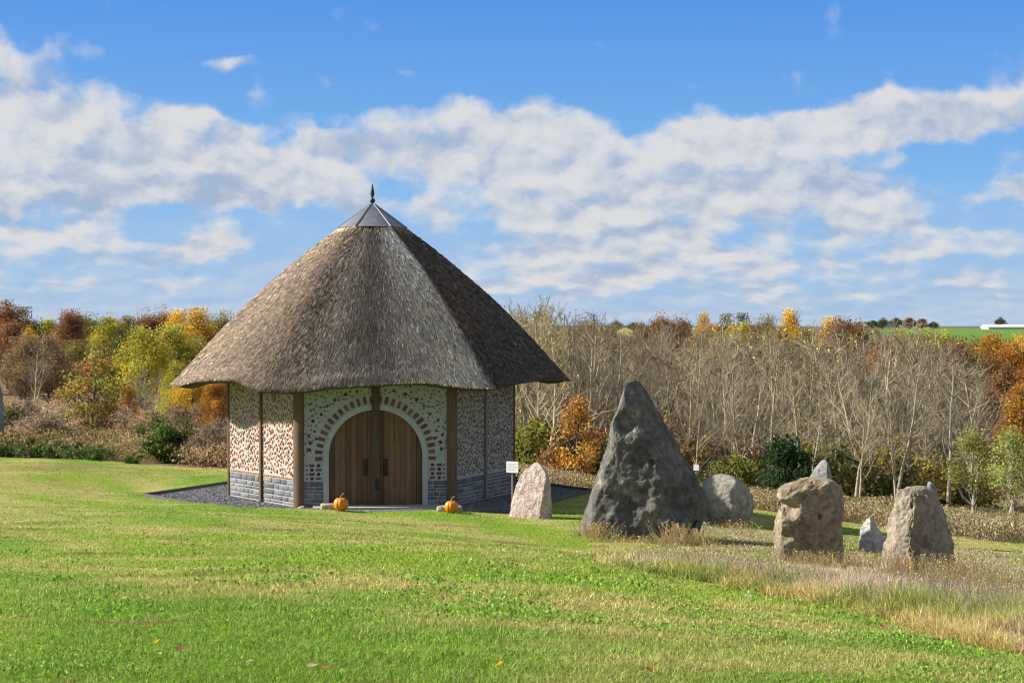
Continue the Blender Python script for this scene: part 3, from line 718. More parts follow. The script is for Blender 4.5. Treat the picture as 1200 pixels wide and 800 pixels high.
# ------------------------------------------------------------------ standing stones
def stone(name, label, mat, levels, Y, section, depth, seed, amp, zoom, sink=.25, nz=84, na=120, freq=1.0, group='standing stones', lean=0.0, facet=0.0, dents=(), cuts=()):
    """levels: (row, left, right) of the outline in photo pixels through zoom=(ox, oy, scale); section: plan polygon (u,v), v<0 towards the camera"""
    ox, oy, sc = zoom
    lv = [(oy + r_ / sc, ox + a / sc, ox + b / sc) for r_, a, b in levels]
    zz = np.array([pz(r_[0], Y) for r_ in lv])[::-1]; xl = np.array([(r_[1] - 600) / F * Y for r_ in lv])[::-1]; xr = np.array([(r_[2] - 600) / F * Y for r_ in lv])[::-1]
    gx = .5 * (xl[0] + xr[0]); zb = min(zz[0], H1(gx, Y)) - sink
    ztop = zz[-1]; s = np.linspace(0, 1, nz) ** .85; z = zb + (ztop - zb) * s
    L = np.interp(z, zz, xl); Rr = np.interp(z, zz, xr)
    k = np.array([.25, .5, .25])
    for _ in range(2):
        L[1:-1] = np.convolve(L, k, 'valid'); Rr[1:-1] = np.convolve(Rr, k, 'valid')
    sec = np.array(section, float); m = len(sec)
    seg = np.linalg.norm(np.roll(sec, -1, 0) - sec, axis=1); cum = np.concatenate([[0], np.cumsum(seg)])
    q = np.linspace(0, cum[-1], na, endpoint=False); cl = np.vstack([sec, sec[:1]])
    U = np.interp(q, cum, cl[:, 0]); W = np.interp(q, cum, cl[:, 1])
    for _ in range(4):
        U = .25 * np.roll(U, 1) + .5 * U + .25 * np.roll(U, -1); W = .25 * np.roll(W, 1) + .5 * W + .25 * np.roll(W, -1)
    U = (U - U.min()) / (U.max() - U.min()) * 2 - 1
    wid = (Rr - L) / 2; c = (Rr + L) / 2
    dep = depth * (.35 * wid / wid.max() + .65 * np.sqrt(np.clip(wid / wid.max(), 0, 1)))
    X = c[:, None] + wid[:, None] * U[None]; Yy = Y + depth * .5 + dep[:, None] * W[None] + lean * (z - zb)[:, None]; Z = np.repeat(z[:, None], na, 1)
    V = np.stack([X, Yy, Z], -1).reshape(-1, 3)
    V = np.vstack([V, [[c[-1], Yy[-1].mean(), ztop + .01]]])
    cen = np.array([gx, Y + depth * .5])
    out = V.copy(); off = Vector((seed * 3.7, seed * 1.3, seed * .7))
    wmax = wid.max(); fine = []
    for i in range(len(V)):
        p = Vector(V[i]) * freq
        n1 = mnoise.fractal(p * 1.1 + off, 1.0, 2.0, 3); n2 = mnoise.fractal(p * 4.2 + off, .9, 2.1, 4); cell = mnoise.voronoi(p * 2.0 + off)[0][0] - .4
        iz = min(i // na, nz - 1)
        d = np.array([V[i][0] - c[iz], (V[i][1] - cen[1]) * 1.3]); ln = np.linalg.norm(d) + 1e-6; d /= ln
        fade = min(1, wid[iz] / wmax * 1.6)
        edge = 1 - .55 * abs(d[0]) ** 6
        rid = abs(mnoise.fractal(p * 2.3 + off * 1.7, 1.0, 2.0, 2)); rid2 = abs(mnoise.fractal(p * 7.0 + off, .8, 2.1, 3))
        a = amp * (.75 * n1 + .5 * facet * cell + .6 * (rid - .25)) * fade * edge
        out[i, 0] += d[0] * a; out[i, 1] += d[1] * a
        f_ = amp * (.30 * n2 + .26 * (rid2 - .2)) * fade * edge
        fine.append((d[0] * f_, d[1] * f_, .35 * amp * n2 * fade))
    for az_, el_, fr in cuts:                                  # flat fracture faces
        nv = np.array([math.cos(R(az_)) * math.cos(R(el_)), math.sin(R(az_)) * math.cos(R(el_)), math.sin(R(el_))])
        q = (out - np.array([gx, Y + depth * .5, zb])) @ nv; lim = q.max() - fr * (q.max() - q.min())
        out -= nv[None] * (np.maximum(q - lim, 0) * .9)[:, None]
    out += np.array(fine)
    for rx_, ry_, rad, dp in dents:                            # scooped hollows in the near face
        dx, dz, rr = (ox + rx_ / sc - 600) / F * Y, pz(oy + ry_ / sc, Y), rad / sc / F * Y
        w_ = dp * np.exp(-(((V[:, 0] - dx) ** 2 + (V[:, 2] - dz) ** 2) / rr ** 2) ** 1.5) * (V[:, 1] < Y + depth * .5)
        out[:, 1] += w_
    i = np.arange(nz - 1)[:, None] * na + np.arange(na)[None]; j = np.arange(nz - 1)[:, None] * na + (np.arange(na)[None] + 1) % na
    Fq = np.stack([i, j, j + na, i + na], -1).reshape(-1, 4)
    t0 = (nz - 1) * na; tip = np.stack([t0 + np.arange(na), t0 + (np.arange(na) + 1) % na, np.full(na, len(V) - 1)], 1)
    o = np_obj(name, out, [Fq, tip], mat, None, None, True, None, (gx, Y + depth * .5, zb + sink))
    return tag(o, label, 'standing stone' if name == 'standing_stone' else 'boulder', group)
Z5 = (590, 430, 3.635); Z6 = (810, 520, 5.0); Z7 = (980, 540, 3.332)
R_DARK = rock_mat('dark_gritstone', (.085, .082, .076), (.165, .16, .142), (.26, .25, .215), 1.5)
R_PINK = rock_mat('pale_pink_stone', (.46, .36, .325), (.60, .50, .45), (.44, .34, .20), 1.8)
R_ROUND = rock_mat('grey_brown_stone', (.27, .255, .215), (.34, .32, .275), (.22, .20, .14), 1.6)
R_TAN = rock_mat('rough_tan_stone', (.24, .19, .125), (.37, .31, .22), (.42, .41, .37), 2.0)
R_GREY = rock_mat('blue_grey_stone', (.21, .215, .23), (.27, .27, .275), (.20, .19, .17), 2.2)
R_WHITE = rock_mat('pale_grey_stone', (.44, .42, .40), (.54, .52, .49), (.34, .31, .27), 2.4)
R_BUFF = rock_mat('buff_stone', (.24, .205, .155), (.37, .325, .25), (.42, .40, .36), 2.0)
stone('standing_stone', 'tallest dark grey pointed standing stone, twice as high as the others', R_DARK,
      [(62, 552, 585), (72, 540, 600), (90, 527, 615), (130, 510, 637), (190, 490, 672), (250, 468, 708), (320, 456, 752), (410, 430, 805), (500, 402, 855), (580, 376, 893), (620, 362, 897), (660, 346, 888), (700, 334, 870), (760, 326, 852)],
      34.6, [(-1, .25), (-.97, -.45), (-.80, -.80), (-.2, -.72), (.34, -.66), (.74, -.15), (1, .35), (.6, .75), (-.5, .75)], 1.15, 2, .135, Z5, .35, 140, 210, .72, cuts=((-95, 11, .11), (-50, 22, .10)), dents=((528, 240, 46, .17), (640, 402, 14, .16), (600, 365, 45, .11), (755, 600, 70, .14), (540, 570, 70, .10), (840, 690, 30, .12), (430, 560, 40, .05), (700, 470, 45, -.08), (580, 160, 35, -.06)))
stone('standing_stone', 'pale pink-white standing stone between the hut and the tallest stone', R_PINK,
      [(411, 132, 148), (420, 118, 160), (432, 104, 172), (455, 78, 191), (500, 56, 203), (560, 40, 205), (620, 28, 207), (665, 24, 207)],
      38.2, [(-1, .3), (-.75, -.15), (.55, -.85), (.82, -.72), (1, .1), (.6, .7), (-.5, .7)], .42, 5, .05, Z5, .25, 90, 140, 2.0, facet=.35, cuts=((-120, 14, .16), (-70, 5, .08)))
stone('boulder', 'big rounded grey boulder lying behind the tallest stone', R_ROUND,
      [(188, 175, 215), (192, 140, 240), (202, 110, 265), (230, 86, 310), (270, 76, 347), (320, 72, 378), (370, 75, 386), (420, 92, 372), (450, 112, 350), (480, 145, 318)],
      40.5, [(-1, 0), (-.75, -.7), (0, -1), (.75, -.7), (1, 0), (.7, .7), (0, 1), (-.7, .7)], .62, 8, .032, Z6, .1, 80, 120, 1.3, lean=.12, facet=.2, cuts=((-110, 48, .10),))
stone('standing_stone', 'blocky tan standing stone with a hollow in its rough upper left side', R_TAN,
      [(209, 690, 790), (214, 655, 820), (225, 630, 848), (250, 560, 880), (268, 530, 903), (300, 520, 917), (350, 524, 915), (400, 526, 912), (450, 515, 908), (500, 508, 905), (560, 510, 905), (620, 512, 905), (700, 516, 905)],
      28.8, [(-1, .1), (-.86, -.72), (-.2, -.70), (.55, -.62), (.97, -.25), (1, .4), (.4, .8), (-.6, .8)], .55, 11, .085, Z6, .25, 110, 160, 2.2, facet=.7, cuts=((-84, 2, .10), (-128, 16, .08), (-100, 50, .05), (-40, 12, .08)), dents=((570, 372, 42, .26), (545, 350, 20, .10), (640, 320, 26, .08), (756, 425, 12, .10), (548, 540, 32, .14), (690, 600, 60, .07), (610, 440, 22, -.07)))
stone('standing_stone', 'grey pointed stone peeping over the blocky tan stone', R_GREY,
      [(100, 783, 803), (108, 774, 813), (140, 745, 826), (180, 720, 836), (230, 695, 845), (330, 672, 860), (500, 640, 880)],
      41.5, [(-1, .3), (-.6, -.3), (.35, -.9), (1, .1), (.5, .8), (-.5, .8)], .5, 13, .05, Z6, .3, 60, 90, 2.2)
stone('standing_stone', 'knee-high whitish stone between the blocky tan stone and the humped buff stone', R_WHITE,
      [(221, 140, 150), (226, 130, 154), (236, 119, 159), (260, 108, 168), (290, 100, 190), (320, 98, 208), (350, 98, 213), (370, 98, 213)],
      35.0, [(-1, .2), (-.7, -.3), (.0, -.9), (.75, -.3), (1, .3), (.4, .7), (-.5, .7)], .3, 17, .04, Z7, .2, 56, 90, 3.0, facet=.4, cuts=((-130, 20, .1), (-55, 20, .12)))
stone('standing_stone', 'humped buff standing stone, rightmost of the large stones', R_BUFF,
      [(105, 338, 360), (109, 305, 378), (116, 280, 390), (128, 257, 402), (150, 248, 415), (200, 240, 437), (250, 232, 455), (300, 224, 475), (340, 210, 487), (380, 201, 490), (420, 198, 492), (480, 196, 492)],
      25.6, [(-1, .3), (-.88, -.35), (-.42, -.92), (.2, -.60), (.8, -.15), (1, .35), (.5, .8), (-.5, .8)], .52, 19, .10, Z7, .25, 110, 160, 2.2, facet=.6, cuts=((-66, 12, .12), (-130, 16, .08), (-95, 45, .05)), dents=((300, 170, 14, .07), (330, 300, 40, .06)))
stone('standing_stone', 'small grey stone tip showing behind the top of the humped buff stone', R_GREY,
      [(84, 370, 380), (90, 362, 390), (105, 362, 398), (140, 360, 408), (240, 345, 420), (330, 330, 430)],
      40.0, [(-1, 0), (-.5, -.7), (.5, -.6), (1, .1), (.5, .8), (-.5, .8)], .35, 23, .04, Z7, .3, 46, 70, 3.0)
stone('standing_stone', 'blue-grey standing stone at the left edge of the picture', R_GREY,
      [(445, -26, -12), (449, -32, -4), (460, -36, -1), (480, -38, 0), (500, -40, 1), (535, -42, 2)],
      58.5, [(-1, .2), (-.6, -.5), (.5, -.6), (1, .1), (.5, .8), (-.5, .8)], .6, 29, .06, (0, 0, 1), .3, 50, 80, 1.5)

# ------------------------------------------------------------------ trees
def leaf_quads(rg, C, size, col, flat=.0):
    """rhombic leaves at points C"""
    N = len(C)
    a = rg.normal(0, 1, (N, 3)); a[:, 2] *= (1 - flat); a /= np.linalg.norm(a, axis=1)[:, None]
    b = rg.normal(0, 1, (N, 3)); b -= a * (a * b).sum(1)[:, None]; b /= np.linalg.norm(b, axis=1)[:, None]
    s = (size * rg.uniform(.6, 1.35, N))[:, None]
    V = np.stack([C - a * s, C + b * s * .55, C + a * s, C - b * s * .55], 1).reshape(-1, 3)
    Fq = np.arange(N * 4).reshape(N, 4)
    return V, Fq, np.repeat(col, 4, 0)
def jit(rg, base, N, a=.18): return np.array(base)[None] * np.exp(rg.normal(0, a, (N, 1))) * (1 + rg.normal(0, .06, (N, 3)))

class Tree: pass
def leafy(seed, H, W, pal, nclump=42, per=80, leaf=.16, base=.25, bark=(.16, .13, .10), sig=.09, top=.0, dense=1.0, shape=1.0, wr=.018):
    """broad-leaved tree at the origin: trunk with limbs, crown of leaf clumps"""
    rg = np.random.default_rng(seed); tr = MB(); cr = MB()
    tp = [(0, 0, -.3)]; x = y = 0
    n = 8
    for i in range(1, n + 1):
        x += rg.normal(0, .012 * H); y += rg.normal(0, .012 * H); tp.append((x, y, H * .86 * i / n))
    tp = np.array(tp); r0 = wr * H + .02
    tr.tube(tp, np.linspace(r0, .015, n + 1), 7, bark)
    cz = H * (base + 1) / 2; hz = H * (1 - base) / 2
    for i in range(nclump):
        d = rg.normal(0, 1, 3); d /= np.linalg.norm(d); rr = rg.uniform(.35, 1.0) ** .6
        p = np.array([d[0] * W / 2 * rr, d[1] * W / 2 * rr, cz + d[2] * hz * rr])
        q = (p[2] - H * base) / (H * (1 - base))
        k = max(.2, (1 - max(0, q)) ** (.55 * shape) * (1.15 - .25 * (1 - q) ** 4)) if shape > 0 else 1
        p[:2] *= k
        s0 = tp[min(n, max(1, int((p[2] / H - .18) / .86 * n)))]
        mid = (s0 + p) / 2 + np.array([0, 0, -.04 * H]) + rg.normal(0, .02 * H, 3)
        tr.tube([s0, mid, p], [r0 * .28, r0 * .16, .006], 4, bark)
        c0 = np.array(pal[rg.integers(len(pal))]); m = int(per * rg.uniform(.45, 1.4) * dense)
        sg = sig * (H + W) / 2 * rg.uniform(.7, 1.35)
        C = p + np.clip(rg.normal(0, 1, (m, 3)), -1.7, 1.7) * np.array([sg, sg, sg * .72])
        cr.raw(*leaf_quads(rg, C, leaf, jit(rg, c0 * rg.uniform(.62, 1.3), m)))
        for _ in range(2):
            e = p + rg.normal(0, sg, 3); tr.tube([p, (p + e) / 2, e], [.008, .006, .004], 3, bark)
    return tr, cr
def bare(seed, H, spread=.32, bark=(.36, .32, .25), twig=(.27, .235, .18), nl=20, leaves=None, forks=True, first=.3):
    """leafless pale-barked tree at the origin"""
    rg = np.random.default_rng(seed); tr = MB(); cr = MB()
    stems = []
    ns = 1 + (forks and rg.random() < .55) + (forks and rg.random() < .2)
    for k in range(ns):
        h = H * (1 if k == 0 else rg.uniform(.7, .95)); n = 11
        ln = rg.normal(0, .05, 2) + (rg.normal(0, .09, 2) if k else 0); p = np.array([0, 0, -.3]) if k == 0 else np.array([*rg.normal(0, .12, 2), -.3])
        P = [p.copy()]
        for i in range(n):
            ln = ln * .9 + rg.normal(0, .05, 2); p = p + np.array([ln[0], ln[1], 1]) * (h + .3) / n; P.append(p.copy())
        P = np.array(P); r0 = (.0128 * H + .012) * (1 if k == 0 else .75)
        tr.tube(P, r0 * np.linspace(1, .12, n + 1) ** .9, 6, np.array(bark) * rg.uniform(.85, 1.15)); stems.append((P, h, r0))
    C = []
    for P, h, r0 in stems:
        for i in range(int(nl / ns ** .5)):
            t = first + (.97 - first) * (i + rg.random()) / (nl / ns ** .5); f = t * 11; a = int(f); s0 = P[a] * (1 - f + a) + P[min(a + 1, 11)] * (f - a)
            az = rg.uniform(0, 6.283); L = h * (.10 + spread * (1 - t) ** .8 * rg.uniform(.6, 1.25)); el = rg.uniform(.45, 1.05)
            d = np.array([math.cos(az) * math.cos(el), math.sin(az) * math.cos(el), math.sin(el)])
            Q = [s0]; n = 5
            for j in range(n):
                d = d + np.array([0, 0, .06]) + rg.normal(0, .13, 3); d /= np.linalg.norm(d); Q.append(Q[-1] + d * L / n)
            Q = np.array(Q); rr = max(.02, r0 * .44 * (1 - t * .6))
            cr.tube(Q, np.linspace(rr, .009, n + 1), 4, np.array(bark) * .95)
            for j in range(6):
                g_ = rg.uniform(.8, 5); b = int(min(g_, 4)); s1 = Q[b] * (1 - g_ + b) + Q[b + 1] * (g_ - b)
                e = d * .5 + rg.normal(0, .55, 3) + np.array([0, 0, .35]); e /= np.linalg.norm(e); l2 = max(.28, L * rg.uniform(.22, .5))
                m1 = s1 + e * l2 * .5 + rg.normal(0, .03 * l2, 3); m2 = s1 + e * l2 + np.array([0, 0, .08 * l2])
                cr.tube([s1, m1, m2], [.013, .010, .006], 3, np.array(twig) * rg.uniform(.8, 1.2))
                for q in range(3):
                    s2 = s1 + (m2 - s1) * rg.uniform(.25, 1); e2 = e * .6 + rg.normal(0, .6, 3) + np.array([0, 0, .3]); e2 /= np.linalg.norm(e2)
                    s3 = s2 + e2 * rg.uniform(.14, .42) * (H / 8)
                    cr.tube([s2, s3], [.009, .006], 3, np.array(twig) * rg.uniform(.8, 1.25))
                    if leaves is not None and rg.random() < .5: C.append(s3)
    if leaves is not None and C:
        C = np.array(C) + rg.normal(0, .06, (len(C), 3)); cr.raw(*leaf_quads(rg, C, .07, jit(rg, leaves, len(C))))
    return tr, cr
def proto(name, tc):
    """an (unlinked) prototype: meshes only"""
    t = Tree(); t.name = name; t.parts = []
    for nm, mb, mat in (('trunk', tc[0], M_BARK), ('crown', tc[1], M_LEAF if name != 'bare_tree' else M_TWIG)):
        o = mb.build(nm, mat, None, True); t.parts.append((nm, o.data)); bpy.data.objects.remove(o)
    return t
def plant(t, x, y, z, H0, label, cat='tree', group=None, scale=1.0, rot=None, xy=1.0, r=rnd, name=None):
    """a copy of a prototype with a copy of each of its parts"""
    e = empty(name or t.name, (x, y, z)); e.rotation_euler = (0, 0, r.uniform(0, 6.28) if rot is None else rot); e.scale = (scale * xy, scale * xy, scale)
    tag(e, label, cat, group)
    for nm, me in t.parts:
        o = bpy.data.objects.new(nm, me); COL.objects.link(o); o.parent = e
    return e
def plant_px(t, H0, px, top, Y, label, cat='tree', group=None, base_py=None, xy=1.0, rot=None, name=None):
    x = (px - 600) / F * Y; z = H1(x, Y) if base_py is None else pz(base_py, Y)
    s = (pz(top, Y) - z) / H0
    return plant(t, x, Y, z - .05, H0, label, cat, group, s, rot, xy, name=name)

RUST = [(.32, .16, .06), (.26, .125, .06), (.34, .19, .07), (.23, .135, .065)]
MAROON = [(.27, .12, .055), (.30, .15, .065), (.21, .115, .055)]
GOLD = [(.66, .42, .04), (.58, .35, .04), (.48, .34, .06), (.68, .48, .05)]
YELGRN = [(.52, .46, .05), (.40, .39, .055), (.60, .48, .05), (.30, .32, .06)]
OLIVE = [(.22, .22, .065), (.28, .25, .07), (.18, .20, .065), (.32, .25, .08)]
DKGREEN = [(.06, .09, .03), (.075, .10, .03), (.09, .11, .035), (.12, .12, .04)]
ORANGE = [(.52, .25, .04), (.44, .20, .04), (.56, .32, .05), (.36, .18, .045)]
MIXED = [(.24, .22, .07), (.30, .19, .065), (.38, .31, .07), (.20, .18, .07), (.38, .24, .07)]
BROWN = [(.31, .22, .12), (.36, .26, .14), (.26, .19, .11)]
BRONZE = [(.48, .30, .06), (.36, .32, .06), (.30, .33, .06), (.48, .24, .06), (.38, .37, .08)]
far = {}
for nm, pal, sd_ in (('rust', RUST, 1), ('maroon', MAROON, 2), ('gold', GOLD, 3), ('yelgrn', YELGRN, 4), ('olive', OLIVE, 5), ('dark', DKGREEN, 6), ('orange', ORANGE, 7), ('mixed', MIXED, 8), ('brown', BROWN, 9)):
    far[nm] = [proto('autumn_tree', leafy(100 + sd_ * 10 + i, 9, 7.4 - i * .8, pal + (pal if i else [pal[0]]), 72, 200, .105, .16, (.17, .14, .11), .068)) for i in range(2)]
WORD = {'rust': 'rust-brown', 'maroon': 'dark maroon', 'gold': 'golden yellow', 'yelgrn': 'yellow-green', 'olive': 'olive green', 'dark': 'dark green', 'orange': 'orange', 'mixed': 'mixed green and russet', 'brown': 'dull brown'}
woods = random.Random(12)
def wood(kind, px, top, Y, label, xy=1.0, base_py=None, group='autumn woods beyond the hut'):
    return plant_px(woods.choice(far[kind]), 9, px, top, Y, label, 'tree', group, base_py, xy)
# left woods, from the picture's edge to the hut roof
LW = [('rust', 8, 354, 170, 'tall rust-brown tree at the far left end of the woods', 1.1), ('dark', 28, 362, 190, 'dark green tree beside the leftmost rust-brown tree on the skyline', 1.0),
      ('maroon', 12, 378, 150, 'maroon tree low at the left end of the woods', 1.0), ('gold', 33, 383, 145, 'small golden tree among maroon ones at the far left', .6), ('yelgrn', 57, 372, 200, 'yellow-green tree left of the small tree on the lawn edge, on the skyline', .9),
      ('brown', 28, 388, 118, 'dull brown thin tree above the brown field at far left', 1.0), ('brown', 55, 392, 122, 'dull brown spreading tree left of the lone lawn-edge tree', 1.1), ('maroon', 82, 366, 185, 'maroon tree on the skyline behind the lone lawn-edge tree', 1.0),
      ('olive', 104, 363, 210, 'broad olive tree on the skyline above the lone lawn-edge tree', 1.2), ('yelgrn', 128, 369, 195, 'yellow-green round tree on the skyline right of the lone tree', .95), ('mixed', 150, 368, 205, 'green and russet tree between two skyline trees left of the roof', .9),
      ('maroon', 172, 366, 215, 'maroon tree on the skyline left of the golden ones', 1.0), ('maroon', 192, 363, 225, 'smaller maroon tree touching the golden skyline tree', .9), ('gold', 208, 364, 200, 'golden yellow tree highest on the skyline left of the roof', .95),
      ('gold', 232, 362, 195, 'golden tree touching the thatched roof edge on the skyline', 1.1), ('olive', 262, 362, 200, 'olive tree half hidden by the thatched roof', 1.0), ('dark', 142, 385, 150, 'dark green tree behind the yellow-green tree near the hut', .8),
      ('yelgrn', 168, 384, 112, 'large yellow-green tree between the lone tree and the hut', 1.05), ('yelgrn', 205, 381, 116, 'second large yellow-green tree nearest the hut roof', 1.05), ('olive', 236, 392, 120, 'olive tree just left of the thatched eave', 1.0),
      ('mixed', 88, 396, 130, 'russet and green tree right behind the lone lawn-edge tree', 1.0), ('rust', 118, 404, 125, 'rust tree low behind the lone lawn-edge tree', .9),
      ('orange', 150, 452, 92, 'low orange tree right of the lone lawn-edge tree', .8), ('gold', 226, 432, 78, 'golden orange tree beside the hut left wall', .8), ('orange', 252, 442, 74, 'bright orange tree showing under the left eave', .8), ('yelgrn', 206, 424, 86, 'yellow-green sapling tree with pale trunk near the hut', .7)]
for kind, px, top, Y, lab, xy in LW: wood(kind, px, top, Y, lab, xy)
for i, (px, top, Y) in enumerate(((-30, 360, 160), (-60, 372, 150), (-45, 395, 120), (290, 372, 200), (330, 380, 190), (380, 385, 200), (450, 385, 210), (520, 380, 200))):
    wood(('rust', 'maroon', 'brown', 'gold', 'olive', 'mixed', 'rust', 'olive')[i], px, top, Y, 'autumn tree continuing the woods out of sight behind roof or picture edge')
# horizon trees behind the bare grove
HZ = [('maroon', 690, 374, 330, 'low maroon tree on the horizon right of the hut roof', 1.2), ('olive', 712, 379, 360, 'low olive tree on the horizon left of the maroon pair', 1.2), ('maroon', 776, 369, 330, 'round maroon tree, larger of the pair on the horizon', 1.0), ('maroon', 797, 371, 335, 'smaller maroon tree of the pair on the horizon', .9),
      ('rust', 752, 380, 300, 'low rust tree left of the maroon horizon pair', 1.2), ('gold', 825, 368, 300, 'slim golden tree on the horizon right of the maroon pair', .55), ('dark', 850, 370, 330, 'dark green tree between golden and maroon horizon trees', .9), ('dark', 869, 369, 340, 'round dark green horizon tree left of the golden pair', .9),
      ('orange', 832, 380, 260, 'orange tree low on the horizon under the slim golden one', 1.1), ('gold', 857, 381, 262, 'small round golden tree low on the horizon', .7), ('yelgrn', 872, 379, 270, 'yellow-green tree low on the horizon', .8), ('olive', 896, 366, 280, 'taller olive-gold tree on the horizon, left of two', .75), ('gold', 925, 364, 275, 'tall golden tree on the horizon, right of two', .7),
      ('rust', 886, 384, 255, 'rust tree at the foot of the olive-gold horizon tree', 1.0), ('orange', 912, 386, 250, 'orange tree at the foot of the tall golden horizon tree', 1.0), ('olive', 948, 378, 290, 'low olive horizon tree between golden and rust ones', .9), ('gold', 972, 373, 270, 'golden tree left of the wide rust horizon tree', .7), ('rust', 988, 374, 265, 'wide rust-brown tree on the horizon left of the green field', 1.2), ('rust', 1008, 380, 262, 'lower rust tree just left of the green field', 1.0),
      ('yelgrn', 1058, 388, 220, 'yellow-green bush-like tree in front of the green field, leftmost', 1.1), ('yelgrn', 1085, 387, 225, 'bright yellow-green tree in front of the green field, middle', 1.0), ('yelgrn', 1105, 389, 222, 'yellow-green tree in front of the green field, rightmost', 1.0), ('orange', 1040, 394, 200, 'orange-tinged tree below the green field', 1.0)]
for kind, px, top, Y, lab, xy in HZ: wood(kind, px, top, Y, lab, xy, None, 'trees along the horizon')
RW = [('rust', 1122, 398, 170, 'rust tree at the left end of the right-hand woods'), ('olive', 1142, 391, 180, 'olive tree at the top of the right-hand woods'), ('dark', 1138, 418, 150, 'dark green tree beside the bare grove in the right-hand woods'), ('orange', 1165, 392, 175, 'orange tree in the right-hand woods under the green field'),
      ('rust', 1158, 415, 152, 'rust-brown tree in the middle of the right-hand woods'), ('orange', 1185, 400, 165, 'broad orange-brown tree near the right picture edge'), ('gold', 1198, 392, 178, 'golden tree cut by the right picture edge'), ('rust', 1178, 430, 135, 'large rust tree low in the right-hand woods'),
      ('maroon', 1150, 446, 128, 'maroon tree low in the right-hand woods'), ('orange', 1200, 448, 125, 'orange tree low at the right picture edge'), ('brown', 1130, 455, 118, 'brown tree where the bare grove meets the coloured woods')]
for kind, px, top, Y, lab in RW: wood(kind, px, top, Y, lab, 1.0, None, 'woods on the right')
for i, (px, top, Y) in enumerate(((1230, 395, 170), (1260, 410, 160), (1225, 440, 125))): wood(('gold', 'rust', 'olive')[i], px, top, Y, 'autumn tree continuing the woods past the right picture edge', 1.0, None, 'woods on the right')
# far dark trees on the ridge by the barn
for px, top, Y, xy, kind, lab in ((1022, 376, 900, 1.2, 'dark', 'dark far tree at the left end of the ridge clump'), (1035, 374, 900, 1.1, 'dark', 'dark far tree second in the ridge clump'), (1050, 373, 905, 1.0, 'dark', 'taller dark far tree in the ridge clump'), (1066, 374, 900, 1.2, 'maroon', 'dark maroon far tree in the ridge clump'),
                            (1080, 375, 900, 1.3, 'maroon', 'wide maroon far tree near the right end of the ridge clump'), (1094, 378, 900, 1.2, 'dark', 'low dark far tree ending the ridge clump'), (1172, 373, 960, .9, 'dark', 'dark far tree standing behind the white barn roof'),
                            (722, 377, 800, 1.2, 'brown', 'faint brown far tree on the horizon beyond the maroon pair'), (742, 379, 800, 1.4, 'brown', 'second faint brown far tree left of the maroon pair')):
    wood(kind, px, top - 1.5, Y, lab, xy * 1.8, None, 'far trees on the ridge')

# bare grove
GROVE = [proto('bare_tree', bare(300 + i, 8, .36 + .03 * (i % 3), ((.46, .40, .29), (.38, .33, .24), (.30, .255, .19))[i % 3], (.33, .28, .185) if i % 2 else (.27, .23, .16), 19 + i % 5)) for i in range(9)]
DEEP = [proto('bare_tree', bare(320 + i, 8, .34 + .03 * (i % 3), (.38, .325, .24) if i % 2 else (.30, .255, .20), ((.21, .175, .125), (.25, .205, .13), (.19, .155, .12))[i % 3], 20 + i % 4)) for i in range(7)]
GROVE_L = [proto('bare_tree', bare(340 + i, 8, .36, (.48, .42, .30), (.32, .28, .16), 20, (.42, .37, .06))) for i in range(3)]
gr = random.Random(77)
def top_line(px): return float(np.interp(px, (560, 600, 640, 672, 700, 760, 820, 900, 1000, 1060, 1100, 1130, 1160), (372, 364, 361, 372, 386, 390, 391, 387, 389, 394, 400, 418, 450)))
FRONT = [(622, 61.5, 'bare tree with pale trunk just right of the hut wall'), (640, 60, 'bare pale tree left of the orange-leaved tree'), (662, 63, 'bare tree rising behind the orange-leaved tree'), (690, 61, 'bare tree just left of the tallest stone'), (812, 59, 'bare tree leaning out behind the right flank of the tallest stone'),
         (838, 62, 'bare tree above the rounded boulder'), (872, 60, 'bare pale tree left of the dark green bush'), (905, 63, 'bare tree directly behind the dark green bush'), (944, 58, 'bare pale tree right of the dark green bush'), (975, 61, 'bare tree behind the grey pointed stone'),
         (1000, 57, 'tall bare tree with pale trunk left of the whitish low stone'), (1018, 59, 'bare tree behind the whitish low stone'), (1046, 57, 'leaning bare tree left above the humped buff stone'), (1062, 59, 'bare forked tree above the humped buff stone'), (1084, 62, 'bare tree behind the small stone tip'), (1112, 60, 'last bare tree on the right side of the grove')]
for px, Y, lab in FRONT:
    t = gr.choice(GROVE if px > 700 or gr.random() < .4 else GROVE_L)
    plant_px(t, 8, px, top_line(px) + gr.uniform(4, 62), Y, lab, 'tree', 'bare trees in the grove', None, gr.uniform(.85, 1.15))
for row, (Y0, n, lab) in enumerate(((66, 28, 'bare tree in the second rank of the leafless grove'), (74, 30, 'bare tree in the middle of the leafless grove'), (84, 32, 'bare tree deep in the leafless grove'), (97, 34, 'bare tree at the far side of the leafless grove'))):
    for i in range(n):
        px = 575 + (1140 - 575) * (i + gr.uniform(.1, .9)) / n
        Y = Y0 + gr.uniform(-3.5, 3.5)
        t = gr.choice((GROVE if row == 0 else []) + DEEP + (GROVE_L * 2 if px < 700 else GROVE_L[:1]))
        plant_px(t, 8, px, top_line(px) + (gr.uniform(-2, 14) if gr.random() < .5 else gr.uniform(6, 52)), Y, lab, 'tree', 'bare trees in the grove', None, gr.uniform(.85, 1.3))
for px, top, Y, lab in ((168, 432, 98, 'grey leafless tree under the large yellow-green tree'), (182, 436, 100, 'second grey leafless tree under the large yellow-green tree'), (152, 440, 99, 'grey leafless tree left of the pair by the yellow-green tree'), (38, 408, 112, 'grey leafless tree at the edge of the brown field on the left')):
    plant_px(gr.choice(GROVE), 8, px, top, Y, lab, 'tree', 'bare trees left of the hut', None, 1.1)
